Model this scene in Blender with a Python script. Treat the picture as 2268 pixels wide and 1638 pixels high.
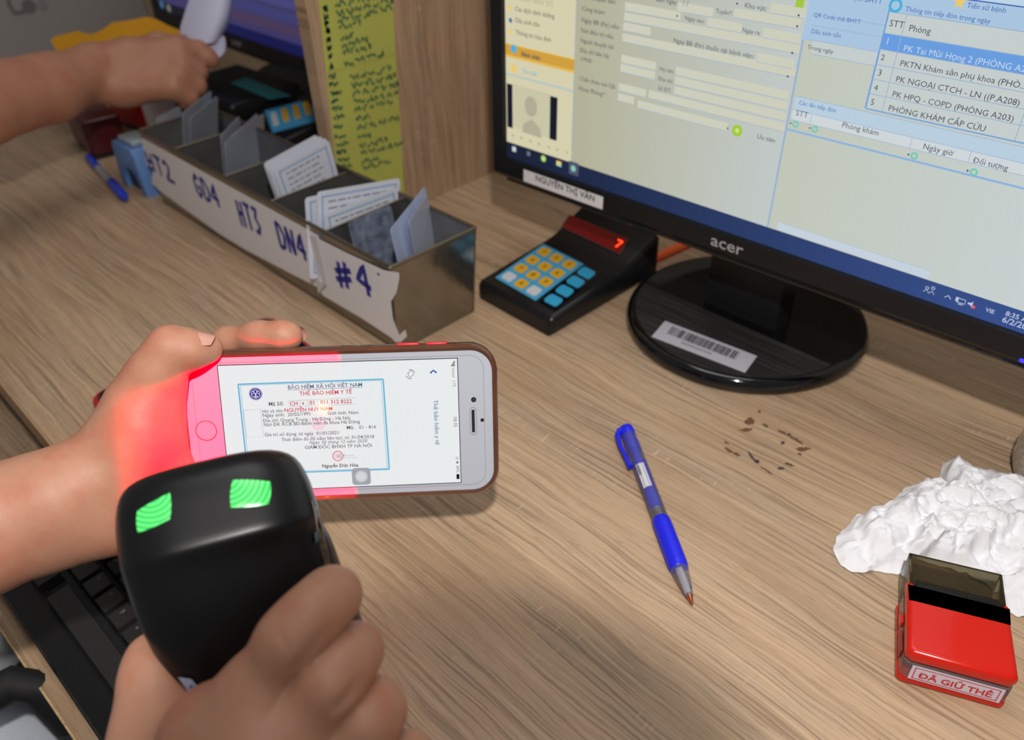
import bpy, bmesh, math, random
import numpy as np
from mathutils import Vector, Matrix
from mathutils.bvhtree import BVHTree

for _o in list(bpy.data.objects): bpy.data.objects.remove(_o)
S = bpy.context.scene
COL = S.collection
V3 = Vector
R = math.radians

# ------------------------------------------------------------------ camera
# world: x along the desk, y towards the back of the desk, z up, desk top at z = 0 (metres)
W, H, FPX = 2268, 1638, 1800.0
CH = 0.37
_p, _r, _a = R(37.06), R(2.29), R(-46.42)
_F = np.array([0, math.cos(_p), -math.sin(_p)]); _rt = np.array([1., 0, 0]); _dn = np.cross(_F, _rt)
_R = math.cos(_r)*_rt + math.sin(_r)*_dn; _D = -math.sin(_r)*_rt + math.cos(_r)*_dn
_M = np.array([[math.cos(_a), math.sin(_a), 0], [-math.sin(_a), math.cos(_a), 0], [0, 0, 1]])
CR, CD, CF = V3(_M@_R), V3(_M@_D), V3(_M@_F)        # camera right, down, forward in the world
CAM = V3((0, 0, CH))
cd = bpy.data.cameras.new('camera'); cam = bpy.data.objects.new('camera', cd); COL.objects.link(cam)
m = Matrix((CR, -CD, -CF)).transposed().to_4x4(); m.translation = CAM; cam.matrix_world = m
cd.sensor_width = 36; cd.lens = 36*FPX/W; cd.clip_start = 0.01; cd.clip_end = 30
cd.dof.use_dof = True; cd.dof.focus_distance = 0.392; cd.dof.aperture_fstop = 8.3
S.camera = cam
S.view_settings.view_transform = 'Standard'; S.view_settings.look = 'None'
S.view_settings.exposure = 0.0; S.view_settings.gamma = 1.0; S.view_settings.use_curve_mapping = False

# ------------------------------------------------------------------ light: dim room light plus the flash
wd = bpy.data.worlds.new('room_light'); S.world = wd; wd.use_nodes = True
wd.node_tree.nodes['Background'].inputs[0].default_value = (0.74, 0.72, 0.70, 1)
wd.node_tree.nodes['Background'].inputs[1].default_value = 0.19
def area(name, loc, tgt, size, power, col, shape='DISK'):
    l = bpy.data.lights.new(name, 'AREA'); l.shape = shape; l.size = size; l.energy = power; l.color = col
    o = bpy.data.objects.new(name, l); COL.objects.link(o)
    d = (V3(tgt)-V3(loc)).normalized(); o.rotation_euler = d.to_track_quat('-Z', 'Y').to_euler(); o.location = loc
    return o
FL = CAM + CR*0.018 - CD*0.165 - CF*0.16
FLASH_W = 16.0
area('ceiling_lamp', (-0.5, 0.6, 1.9), (-0.4, 0.4, 0), 0.9, 8.0, (0.98, 0.96, 0.95), 'SQUARE')

def ray(px, py): return CF + CR*((px-W/2)/FPX) + CD*((py-H/2)/FPX)
def at(px, py, d): return CAM + ray(px, py)*d                       # point seen at a pixel, at a depth in metres
def on(px, py, z=0.0):                                              # point seen at a pixel, lying at height z
    v = ray(px, py); return CAM + v*((z-CH)/v.z)
def onpl(px, py, P0, N):
    v = ray(px, py); return CAM + v*((P0-CAM).dot(N)/v.dot(N))

# ------------------------------------------------------------------ materials
MATS = {}
def srgb(c):
    return tuple((x/255/12.92 if x/255 <= 0.04045 else ((x/255+0.055)/1.055)**2.4) for x in c)
def mat(name, col, rough=0.5, metal=0.0, spec=0.5, emit=None, es=0.0, trans=0.0, sss=0.0, coat=0.0, ior=1.45, bump=None, var=0.0, vs=40.0, alpha=1.0):
    if name in MATS: return MATS[name]
    m = bpy.data.materials.new(name); m.use_nodes = True; nt = m.node_tree; b = nt.nodes['Principled BSDF']
    c = srgb(col)
    b.inputs['Base Color'].default_value = (*c, 1); b.inputs['Roughness'].default_value = rough
    b.inputs['Metallic'].default_value = metal; b.inputs['Specular IOR Level'].default_value = spec
    b.inputs['Transmission Weight'].default_value = trans; b.inputs['IOR'].default_value = ior
    b.inputs['Coat Weight'].default_value = coat; b.inputs['Alpha'].default_value = alpha
    if sss:
        b.inputs['Subsurface Weight'].default_value = sss; b.inputs['Subsurface Radius'].default_value = (0.9, 0.35, 0.2)
        b.inputs['Subsurface Scale'].default_value = 0.004
    if emit:
        b.inputs['Emission Color'].default_value = (*srgb(emit), 1); b.inputs['Emission Strength'].default_value = es
    tc = nt.nodes.new('ShaderNodeTexCoord')
    n = nt.nodes.new('ShaderNodeTexNoise'); n.inputs['Scale'].default_value = vs; n.inputs['Detail'].default_value = 4
    nt.links.new(tc.outputs['Object'], n.inputs['Vector'])
    if var:
        r = nt.nodes.new('ShaderNodeValToRGB')
        r.color_ramp.elements[0].position = 0.3; r.color_ramp.elements[1].position = 0.7
        r.color_ramp.elements[0].color = (*[x*(1-var) for x in c], 1); r.color_ramp.elements[1].color = (*[min(1, x*(1+var)) for x in c], 1)
        nt.links.new(n.outputs['Fac'], r.inputs['Fac']); nt.links.new(r.outputs['Color'], b.inputs['Base Color'])
    if bump:
        n2 = nt.nodes.new('ShaderNodeTexNoise'); n2.inputs['Scale'].default_value = bump[0]; n2.inputs['Detail'].default_value = 5
        nt.links.new(tc.outputs['Object'], n2.inputs['Vector'])
        bp = nt.nodes.new('ShaderNodeBump'); bp.inputs['Strength'].default_value = bump[1]; bp.inputs['Distance'].default_value = bump[2]
        nt.links.new(n2.outputs['Fac'], bp.inputs['Height']); nt.links.new(bp.outputs['Normal'], b.inputs['Normal'])
    MATS[name] = m; return m

class NT:
    def __init__(s, m): s.t = m.node_tree; s.n = s.t.nodes; s.l = s.t.links
    def new(s, ty, **k):
        n = s.n.new(ty)
        for a, b in k.items(): setattr(n, a, b)
        return n
    def put(s, sock, v):
        if hasattr(v, 'is_output'): s.l.new(v, sock)
        else: sock.default_value = v
    def math(s, op, a, b=0.0, c=None, clamp=False):
        n = s.new('ShaderNodeMath', operation=op, use_clamp=clamp); s.put(n.inputs[0], a); s.put(n.inputs[1], b)
        if c is not None: s.put(n.inputs[2], c)
        return n.outputs[0]
    def comb(s, x, y, z=0.0):
        n = s.new('ShaderNodeCombineXYZ'); s.put(n.inputs[0], x); s.put(n.inputs[1], y); s.put(n.inputs[2], z); return n.outputs[0]
    def noise(s, vec, scale=1.0, detail=3.0, rough=0.5, dist=0.0):
        n = s.new('ShaderNodeTexNoise'); s.put(n.inputs['Vector'], vec); n.inputs['Scale'].default_value = scale
        n.inputs['Detail'].default_value = detail; n.inputs['Roughness'].default_value = rough; n.inputs['Distortion'].default_value = dist
        return n.outputs['Fac']
    def step(s, v, a, b):
        n = s.new('ShaderNodeMapRange', interpolation_type='SMOOTHSTEP'); s.put(n.inputs['Value'], v)
        n.inputs['From Min'].default_value = a; n.inputs['From Max'].default_value = b
        return n.outputs['Result']
    def mix(s, f, a, b):
        n = s.new('ShaderNodeMix', data_type='RGBA'); s.put(n.inputs['Factor'], f)
        for i, v in ((6, a), (7, b)):
            if hasattr(v, 'is_output'): s.l.new(v, n.inputs[i])
            else: n.inputs[i].default_value = (*v, 1)
        return n.outputs[2]

def wood(name, light, dark, along='X', across='Y', seam=None, seed=0.0, contrast=1.0, rough=0.42):
    m = bpy.data.materials.new(name); m.use_nodes = True; g = NT(m); b = g.n['Principled BSDF']
    tc = g.new('ShaderNodeTexCoord'); sp = g.new('ShaderNodeSeparateXYZ'); g.l.new(tc.outputs['Object'], sp.inputs[0])
    L0 = sp.outputs['XYZ'.index(along)]; W0 = g.math('ADD', sp.outputs['XYZ'.index(across)], seed)
    warp = g.noise(g.comb(g.math('MULTIPLY', L0, 5.0), g.math('MULTIPLY', W0, 13.0), seed), 1, 3)
    warp2 = g.noise(g.comb(g.math('MULTIPLY', L0, 22.0), g.math('MULTIPLY', W0, 70.0), seed+3), 1, 3)
    W1 = g.math('ADD', W0, g.math('MULTIPLY', g.math('SUBTRACT', warp, 0.5), 0.022))
    W1 = g.math('ADD', W1, g.math('MULTIPLY', g.math('SUBTRACT', warp2, 0.5), 0.0030))
    # plank tone, broad bands, grain lines, pores, pale cross flecks
    tone = g.noise(g.comb(g.math('MULTIPLY', L0, 1.3), g.math('MULTIPLY', W0, 9.0), seed+1), 1, 1)
    band = g.noise(g.comb(g.math('MULTIPLY', L0, 5.0), g.math('MULTIPLY', W1, 95.0), seed+2), 1, 2)
    line = g.noise(g.comb(g.math('MULTIPLY', L0, 9.0), g.math('MULTIPLY', W1, 480.0), seed+4), 1, 2, 0.5)
    pore = g.noise(g.comb(g.math('MULTIPLY', L0, 60.0), g.math('MULTIPLY', W1, 1500.0), seed+5), 1, 2, 0.6)
    mask = g.noise(g.comb(g.math('MULTIPLY', L0, 9.0), g.math('MULTIPLY', W0, 30.0), seed+8), 1, 2)
    fleck = g.noise(g.comb(g.math('MULTIPLY', L0, 330.0), g.math('MULTIPLY', W0, 70.0), seed+6), 1, 1)
    mid = tuple((a*0.62+c*0.38) for a, c in zip(light, dark)); grey = (light[0]*0.80, light[1]*0.88, light[2]*0.98)
    c = g.mix(g.step(tone, 0.35, 0.62), mid, light)
    c = g.mix(g.math('MULTIPLY', g.step(band, 0.40, 0.66), 0.30*contrast), c, dark)
    c = g.mix(g.math('MULTIPLY', g.step(mask, 0.42, 0.70), 0.5), c, grey)
    ln = g.math('MULTIPLY', g.step(line, 0.52, 0.66), g.math('ADD', g.math('MULTIPLY', g.step(mask, 0.3, 0.6), 0.55), 0.30))
    c = g.mix(g.math('MULTIPLY', ln, 0.66*contrast), c, tuple(x*0.55 for x in dark))
    ll = g.math('MULTIPLY', g.step(line, 0.47, 0.34), 0.30*contrast)
    c = g.mix(ll, c, tuple(min(1, x*1.45) for x in light))
    c = g.mix(g.math('MULTIPLY', g.step(pore, 0.58, 0.72), 0.55*contrast), c, tuple(x*0.45 for x in dark))
    fl = g.math('MULTIPLY', g.step(fleck, 0.64, 0.72), g.math('MULTIPLY', g.step(mask, 0.56, 0.64), 0.40))
    c = g.mix(fl, c, tuple(min(1, x*1.4) for x in light))
    if seam:
        for sy, wd_, k in seam:
            d = g.math('ABSOLUTE', g.math('SUBTRACT', g.math('ADD', W0, g.math('MULTIPLY', g.math('SUBTRACT', warp2, 0.5), 0.002)), sy+seed))
            c = g.mix(g.math('MULTIPLY', g.step(d, wd_, wd_*0.3), k), c, tuple(x*0.5 for x in dark))
    g.l.new(c, b.inputs['Base Color']); b.inputs['Roughness'].default_value = rough; b.inputs['Specular IOR Level'].default_value = 0.35
    bp = g.new('ShaderNodeBump'); bp.inputs['Strength'].default_value = 0.35; bp.inputs['Distance'].default_value = 0.0004
    g.l.new(g.math('ADD', g.math('MULTIPLY', ln, -1.0), g.math('MULTIPLY', pore, -0.4)), bp.inputs['Height']); g.l.new(bp.outputs['Normal'], b.inputs['Normal'])
    return m

def skin(name, base, red):
    m = bpy.data.materials.new(name); m.use_nodes = True; g = NT(m); b = g.n['Principled BSDF']
    tc = g.new('ShaderNodeTexCoord'); P = tc.outputs['Object']
    n1 = g.noise(P, 38, 3, 0.6); n2 = g.noise(P, 240, 3, 0.6)
    c = g.mix(g.math('MULTIPLY', g.step(n1, 0.42, 0.68), 0.6), base, red)
    c = g.mix(g.math('MULTIPLY', g.step(n2, 0.45, 0.7), 0.12), c, tuple(x*0.7 for x in base))
    g.l.new(c, b.inputs['Base Color']); b.inputs['Roughness'].default_value = 0.48; b.inputs['Specular IOR Level'].default_value = 0.4
    b.inputs['Subsurface Weight'].default_value = 0.35; b.inputs['Subsurface Radius'].default_value = (1.0, 0.35, 0.2); b.inputs['Subsurface Scale'].default_value = 0.003
    sp = g.new('ShaderNodeMapping'); sp.inputs['Scale'].default_value = (1, 1, 3.2); g.l.new(P, sp.inputs[0])
    v = g.new('ShaderNodeTexVoronoi', feature='DISTANCE_TO_EDGE'); v.inputs['Scale'].default_value = 560; g.l.new(sp.outputs[0], v.inputs['Vector'])
    h = g.math('ADD', g.math('MULTIPLY', g.step(v.outputs['Distance'], 0.0, 0.12), 0.5), g.noise(P, 150, 4, 0.6))
    bp = g.new('ShaderNodeBump'); bp.inputs['Strength'].default_value = 0.22; bp.inputs['Distance'].default_value = 0.0005
    g.l.new(h, bp.inputs['Height']); g.l.new(bp.outputs['Normal'], b.inputs['Normal'])
    return m

# the flash sits above the lens; the barrel's shadow is a mask put into its beam, no barrel is modelled
def flash():
    l = bpy.data.lights.new('flash', 'SPOT'); l.energy = FLASH_W; l.color = (1.0, 0.95, 0.91); l.spot_size = R(170); l.spot_blend = 0; l.shadow_soft_size = 0.016
    o = bpy.data.objects.new('flash', l); COL.objects.link(o); o.matrix_world = frame(FL, CR, -CD, -CF)
    l.use_nodes = True; g = NT.__new__(NT); g.t = l.node_tree; g.n = g.t.nodes; g.l = g.t.links
    e = [n for n in g.n if n.type == 'EMISSION'][0]
    tc = g.new('ShaderNodeTexCoord'); sp = g.new('ShaderNodeSeparateXYZ'); g.l.new(tc.outputs['Normal'], sp.inputs[0]); z = g.math('ABSOLUTE', sp.outputs[2])
    x = g.math('SUBTRACT', g.math('DIVIDE', sp.outputs[0], z), BARREL_MASK[0]); y = g.math('SUBTRACT', g.math('DIVIDE', sp.outputs[1], z), -BARREL_MASK[1])
    r_ = g.math('SQRT', g.math('ADD', g.math('MULTIPLY', x, x), g.math('MULTIPLY', y, y)))
    k = g.step(r_, BARREL_MASK[2]-BARREL_MASK[3], BARREL_MASK[2]+BARREL_MASK[3]); k = g.math("ADD", g.math("MULTIPLY", k, 0.90), 0.10)
    g.l.new(k, e.inputs['Strength']); return o

# ------------------------------------------------------------------ object helpers
def tag(o, label=None, cat=None, group=None, kind=None):
    if label: o['label'] = label
    if cat: o['category'] = cat
    if group: o['group'] = group
    if kind: o['kind'] = kind
    return o
def thing(name, label, cat, M=None, group=None):
    o = bpy.data.objects.new(name, None); COL.objects.link(o); o.empty_display_size = 0.01
    if M is not None: o.matrix_world = M if isinstance(M, Matrix) else Matrix.Translation(V3(M))
    return tag(o, label, cat, group)
def frame(o, x, y, z):
    m = Matrix((V3(x), V3(y), V3(z))).transposed().to_4x4(); m.translation = V3(o); return m
def yaw(o, deg): return Matrix.Translation(V3(o)) @ Matrix.Rotation(R(deg), 4, 'Z')

def wm(o):
    m = o.matrix_basis.copy(); o = o.parent
    while o is not None: m = o.matrix_basis @ m; o = o.parent
    return m

BARREL_MASK = (-0.080, 0.740, 0.282, 0.034)
flash()

class MB:
    """collects shapes in a frame (given to each call) and links them as ONE mesh object"""
    def __init__(s, M=None): s.v = []; s.f = []; s.mi = []; s.mats = []; s.M = M or Matrix.Identity(4); s.sm = []
    def mat(s, m):
        if m not in s.mats: s.mats.append(m)
        return s.mats.index(m)
    def add(s, vs, fs, m, smooth=False, M=None):
        M = s.M @ M if M is not None else s.M
        o = len(s.v); k = s.mat(m)
        s.v += [M @ V3(v) for v in vs]
        for f in fs: s.f.append([i+o for i in f]); s.mi.append(k); s.sm.append(smooth)
        return s
    def box(s, c, d, m, bev=0.0, seg=3, M=None, smooth=None):
        bm = bmesh.new(); bmesh.ops.create_cube(bm, size=1.0)
        for v in bm.verts: v.co = V3((v.co.x*d[0], v.co.y*d[1], v.co.z*d[2]))+V3(c)
        if bev: bmesh.ops.bevel(bm, geom=list(bm.edges), offset=bev, segments=seg, profile=0.5, affect='EDGES')
        bm.verts.index_update(); r = s.add([v.co.copy() for v in bm.verts], [[v.index for v in f.verts] for f in bm.faces], m, bool(bev) if smooth is None else smooth, M)
        bm.free(); return r
    def prism(s, poly, z0, z1, m, bev=0.0, seg=3, M=None, smooth=None, bevtop=True):
        """polygon in local xy, from z0 to z1"""
        bm = bmesh.new(); n = len(poly)
        a = [bm.verts.new((p[0], p[1], z0)) for p in poly]; b = [bm.verts.new((p[0], p[1], z1)) for p in poly]
        bm.faces.new(a[::-1]); top = bm.faces.new(b)
        for i in range(n): bm.faces.new((a[i], a[(i+1) % n], b[(i+1) % n], b[i]))
        bmesh.ops.recalc_face_normals(bm, faces=list(bm.faces))
        if bev:
            es = [e for e in bm.edges if abs(e.verts[0].co.z-e.verts[1].co.z) < 1e-9]
            bmesh.ops.bevel(bm, geom=es, offset=bev, segments=seg, profile=0.5, affect='EDGES')
        bm.verts.index_update(); r = s.add([v.co.copy() for v in bm.verts], [[v.index for v in f.verts] for f in bm.faces], m, bool(bev) if smooth is None else smooth, M)
        bm.free(); return r
    def tube(s, pts, rad, m, n=12, cap=True, smooth=True, M=None, up=None):
        pts = [V3(p) for p in pts]; rad = rad if isinstance(rad, (list, tuple)) else [rad]*len(pts)
        vs = []; fs = []
        prev = None
        for i, p in enumerate(pts):
            t = (pts[min(i+1, len(pts)-1)]-pts[max(i-1, 0)]).normalized()
            if prev is None:
                u = V3((0, 0, 1)) if up is None else V3(up)
                if abs(t.dot(u)) > 0.9: u = V3((1, 0, 0))
                prev = u
            x = (prev - t*prev.dot(t)).normalized(); y = t.cross(x); prev = x
            for k in range(n):
                a = 2*math.pi*k/n; vs.append(p + x*math.cos(a)*rad[i] + y*math.sin(a)*rad[i])
        for i in range(len(pts)-1):
            for k in range(n): fs.append((i*n+k, i*n+(k+1) % n, (i+1)*n+(k+1) % n, (i+1)*n+k))
        if cap: fs.append(tuple(range(n))[::-1]); fs.append(tuple((len(pts)-1)*n+k for k in range(n)))
        return s.add(vs, fs, m, smooth, M)
    def quad(s, ps, m, M=None): return s.add(ps, [(0, 1, 2, 3)] if len(ps) == 4 else [tuple(range(len(ps)))], m, False, M)
    def ribbon(s, pts, w, m, z=0.0, M=None):
        vs = []; fs = []
        P = [V3((p[0], p[1])) for p in pts]
        for i, p in enumerate(P):
            t = (P[min(i+1, len(P)-1)]-P[max(i-1, 0)]); t = t.normalized() if t.length > 1e-9 else V3((1, 0))
            n = V3((-t.y, t.x))*w/2
            vs += [(p.x+n.x, p.y+n.y, z), (p.x-n.x, p.y-n.y, z)]
        for i in range(len(P)-1): fs.append((2*i, 2*i+1, 2*i+3, 2*i+2))
        return s.add(vs, fs, m, False, M)
    def disc(s, c, r, m, z=0.0, n=24, M=None, ry=None):
        return s.add([(c[0]+r*math.cos(2*math.pi*k/n), c[1]+(ry or r)*math.sin(2*math.pi*k/n), z) for k in range(n)], [tuple(range(n))], m, False, M)
    def ring(s, c, r0, r1, m, z=0.0, n=28, M=None):
        vs = []
        for k in range(n):
            a = 2*math.pi*k/n
            vs += [(c[0]+r0*math.cos(a), c[1]+r0*math.sin(a), z), (c[0]+r1*math.cos(a), c[1]+r1*math.sin(a), z)]
        return s.add(vs, [(2*k, 2*k+1, (2*k+3) % (2*n), (2*k+2) % (2*n)) for k in range(n)], m, False, M)
    def text(s, txt, p0, p1, m, z=0.0, bold=0.0, M=None, shear=0.0, hscale=1.0, up=None):
        """text whose baseline runs from p0 to p1 (local xy); uniform size fitted to that length"""
        tv, tf, w = textmesh(txt, bold, shear)
        p0 = V3(p0[:2]); p1 = V3(p1[:2]); d = p1-p0; k = d.length/w; x = d.normalized(); y = V3((-x.y, x.x))
        if up is not None and y.dot(V3(up)) < 0: y = -y
        return s.add([(*(p0 + x*a*k + y*b*k*hscale), z) for a, b in tv], tf, m, False, M)
    def build(s, name, parent=None, label=None, cat=None, group=None, kind=None, origin=None, subsurf=0, mod=None):
        me = bpy.data.meshes.new(name); o = bpy.data.objects.new(name, me)
        if parent is not None: inv = wm(parent).inverted()
        else:
            if origin is None:
                a = np.array([tuple(v) for v in s.v]); origin = ((a[:, 0].min()+a[:, 0].max())/2, (a[:, 1].min()+a[:, 1].max())/2, a[:, 2].min())
            o.matrix_world = Matrix.Translation(V3(origin)) if not isinstance(origin, Matrix) else origin; inv = o.matrix_world.inverted()
        me.from_pydata([inv @ v for v in s.v], [], s.f)
        for mt in s.mats: me.materials.append(mt)
        me.polygons.foreach_set('material_index', s.mi); me.polygons.foreach_set('use_smooth', s.sm); me.update()
        COL.objects.link(o)
        if parent is not None: o.parent = parent
        if any(s.sm):
            try: me.set_sharp_from_angle(angle=R(40))
            except Exception: pass
        if subsurf:
            md = o.modifiers.new('sub', 'SUBSURF'); md.levels = subsurf; md.render_levels = subsurf
        tag(o, label, cat, group, kind)
        return o

_TC = {}
import unicodedata
def _raw(txt, bold, shear):
    k = (txt, bold, shear)
    if k in _TC: return _TC[k]
    c = bpy.data.curves.new('t', 'FONT'); c.body = txt; c.size = 1.0; c.offset = bold; c.shear = shear; c.resolution_u = 2
    o = bpy.data.objects.new('t', c); me = o.to_mesh()
    vs = [(v.co.x, v.co.y) for v in me.vertices]; fs = [tuple(p.vertices) for p in me.polygons]
    o.to_mesh_clear(); bpy.data.objects.remove(o); bpy.data.curves.remove(c)
    _TC[k] = (vs, fs, max(v[0] for v in vs) if vs else 0.3); return _TC[k]
_MARK = {'\u0301': [(-.04, -.03), (.07, .07)], '\u0300': [(.04, -.03), (-.07, .07)], '\u0309': [(-.05, .07), (0, .10), (.05, .06), (0, .01), (0, -.03)], '\u0303': [(-.11, .0), (-.05, .05), (.04, 0), (.10, .05)]}
def textmesh(txt, bold, shear):
    """letters with stacked marks, horns and strokes are put together from their simple parts"""
    key = ('full', txt, bold, shear)
    if key in _TC: return _TC[key]
    plain = ''; extra = []
    for ch in unicodedata.normalize('NFC', txt):
        if ch in 'Đđ': plain += 'D' if ch == 'Đ' else 'd'; extra.append((len(plain)-1, 'stroke')); continue
        d = unicodedata.normalize('NFD', ch); b = d[0]; mk = list(d[1:])
        circ = [m for m in mk if m in '\u0302\u0306']; horn = '\u031b' in mk; oth = [m for m in mk if m not in '\u0302\u0306\u031b']
        if circ and oth: plain += unicodedata.normalize('NFC', b+circ[0]); extra += [(len(plain)-1, m) for m in oth]
        elif horn: plain += unicodedata.normalize('NFC', b+''.join(oth)); extra.append((len(plain)-1, 'horn'))
        else: plain += ch
    vs, fs, w = _raw(plain, bold, shear); vs = list(vs); fs = list(fs); t = 0.075+bold*1.6
    for i, m in extra:
        xr = _raw(plain[:i+1], bold, shear)[2]; cv = _raw(plain[i], bold, shear)[0]; x0 = min(v[0] for v in cv); cw = max(v[0] for v in cv)-x0
        xc = xr-cw/2; base = unicodedata.normalize('NFD', plain[i])[0]; up = base.isupper(); top = 0.69 if up else 0.47
        sh = lambda p: (p[0]+shear*p[1], p[1])
        if m == 'stroke': pts = [(xr-cw-0.07, 0.345), (xr-cw+0.24, 0.345)] if up else [(xr-0.22, 0.60), (xr+0.05, 0.60)]
        elif m == 'horn': pts = [(xr-0.02, top-0.06), (xr+0.06, top), (xr+0.06, top+0.09)]
        elif m == '\u0323':
            k = len(vs); vs += [sh((xc+0.045*math.cos(a), -0.13+0.045*math.sin(a))) for a in [math.pi*q/4 for q in range(8)]]; fs.append(tuple(range(k, k+8))); continue
        else: pts = [(xc+a+(0.13 if m != '\u0303' else 0), b+top+(0.19 if m != '\u0303' else 0.24)) for a, b in _MARK[m]]
        for a, b in zip(pts[:-1], pts[1:]):
            a = V3(a); b = V3(b); n = V3((-(b-a).y, (b-a).x)).normalized()*t/2; k = len(vs)
            vs += [sh(p) for p in (a+n, b+n, b-n, a-n)]; fs.append((k, k+1, k+2, k+3))
    _TC[key] = (vs, fs, w); return _TC[key]

def rrect(w, h, r, n=5, cx=0, cy=0):
    out = []
    for sx, sy, a0 in ((1, 1, 0), (-1, 1, 90), (-1, -1, 180), (1, -1, 270)):
        for i in range(n+1):
            a = R(a0+90*i/n); out.append((cx+sx*(w/2-r)+r*math.cos(a), cy+sy*(h/2-r)+r*math.sin(a)))
    return out

# ------------------------------------------------------------------ smooth solid bodies (hands, arms, cloth)
def smin(a, b, k):
    h = np.clip(0.5+0.5*(b-a)/k, 0, 1); return b*(1-h)+a*h - k*h*(1-h)
def cone(P, a, ra, b, rb):
    a = np.array(a); b = np.array(b); ba = b-a; L = float(ba@ba)
    t = np.clip(((P-a)@ba)/L, 0, 1) if L > 1e-12 else np.zeros(P.shape[:-1])
    return np.sqrt((((P-a)-t[..., None]*ba)**2).sum(-1)) - (ra+(rb-ra)*t)
def body_mesh(groups, base, step, kjoin=0.010, kbetween=0.0012, cuts=(), pad=0.006):
    """groups: list of limbs (each a list of (p, r) joints); base: list of (p, r, q, r) palm pieces; one continuous surface by surface nets"""
    allp = [(p, r) for g in groups for p, r in g[0]] + [(x[0], x[1]) for x in base] + [(x[2], x[3]) for x in base]
    lo = np.min([np.array(p)-r for p, r in allp], 0)-pad; hi = np.max([np.array(p)+r for p, r in allp], 0)+pad
    n = np.ceil((hi-lo)/step).astype(int)+1
    ax = [lo[i]+step*np.arange(n[i]) for i in range(3)]
    P = np.stack(np.meshgrid(*ax, indexing='ij'), -1)
    D = None
    for a, ra, b, rb in base:
        d = cone(P, a, ra, b, rb); D = d if D is None else smin(D, d, kjoin)
    FG = None
    for g, kj in groups:
        G = None
        for (a, ra), (b, rb) in zip(g[:-1], g[1:]):
            d = cone(P, a, ra, b, rb); G = d if G is None else smin(G, d, 0.007)
        FG = G if FG is None else smin(FG, G, kbetween)
    if FG is not None: D = smin(D, FG, kjoin) if D is not None else FG
    for a, b, r, k in cuts:                                      # creases: thin smooth grooves
        d = cone(P, a, r, b, r); D = -smin(-D, d, k)
    ins = D < 0
    # surface nets
    cs = tuple(x-1 for x in D.shape); acc = np.zeros(cs+(3,)); cnt = np.zeros(cs)
    corners = [(i, j, k) for i in (0, 1) for j in (0, 1) for k in (0, 1)]
    sl = lambda c: D[c[0]:c[0]+cs[0], c[1]:c[1]+cs[1], c[2]:c[2]+cs[2]]
    for c in corners:
        for axn in range(3):
            if c[axn]: continue
            e = list(c); e[axn] = 1
            da, db = sl(c), sl(e); x = (da < 0) != (db < 0)
            t = np.where(x, da/np.where(x, da-db, 1), 0)
            for q in range(3):
                acc[..., q] += np.where(x, c[q]+(t if q == axn else 0), 0)
            cnt += x
    act = cnt > 0; idx = -np.ones(cs, int); idx[act] = np.arange(act.sum())
    g = np.argwhere(act); vs = lo + step*(g + acc[act]/cnt[act][:, None])
    faces = []
    for axn in range(3):
        o = [q for q in range(3) if q != axn]
        a = np.moveaxis(ins, axn, 0)
        x = a[:-1] != a[1:]
        I = np.argwhere(x)
        I = I[(I[:, 1] > 0) & (I[:, 2] > 0) & (I[:, 1] < a.shape[1]-1) & (I[:, 2] < a.shape[2]-1)]
        s = a[I[:, 0], I[:, 1], I[:, 2]]
        def cell(d1, d2):
            c = np.zeros((len(I), 3), int); c[:, axn] = I[:, 0]; c[:, o[0]] = I[:, 1]+d1; c[:, o[1]] = I[:, 2]+d2
            return idx[c[:, 0], c[:, 1], c[:, 2]]
        q = np.stack([cell(-1, -1), cell(0, -1), cell(0, 0), cell(-1, 0)], 1)
        flip = s if axn != 1 else ~s
        q = np.where(flip[:, None], q, q[:, ::-1]); faces += q.tolist()
    return vs, faces
# ================================================================== materials used in several places
def lin(*c): return srgb(c)
M_desk = wood('desk_oak', lin(188, 160, 130), lin(138, 108, 80), 'X', 'Y', seam=((0.4425, 0.0016, 0.75), (0.520, 0.0012, 0.4), (0.262, 0.0010, 0.35)), contrast=0.9)
M_tray = wood('tray_oak', lin(186, 158, 128), lin(134, 104, 76), 'X', 'Y', seed=3.3, contrast=0.8)
M_panel = wood('panel_oak', lin(178, 148, 118), lin(128, 100, 76), 'Z', 'Y', seed=7.1, contrast=0.9)
M_black = mat('black_plastic', (24, 24, 26), 0.32, spec=0.45)
M_blackm = mat('black_matt_plastic', (30, 30, 32), 0.55, spec=0.4, bump=(900, 0.15, 0.0002))
M_gloss = mat('black_gloss_plastic', (12, 12, 14), 0.08, spec=0.6, coat=0.5)
M_white = mat('white_paper', (226, 224, 226), 0.7, bump=(120, 0.2, 0.001))
M_ink = mat('blue_marker_ink', (36, 44, 150), 0.5)
M_dark = mat('dark_print', (48, 48, 58), 0.6)

# ================================================================== the setting
mb = MB(); mb.box((-0.5, 0.3, -0.765), (4.2, 3.0, 0.03), mat('floor_tile', (96, 92, 88), 0.5, var=0.1, vs=6)); mb.build('floor', kind='structure')
mb = MB(); mb.box((-0.5, 0.79, 0.1), (4.2, 0.06, 1.76), mat('wall_paint', (150, 146, 138), 0.8, var=0.03)); mb.build('wall_back', kind='structure')

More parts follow.
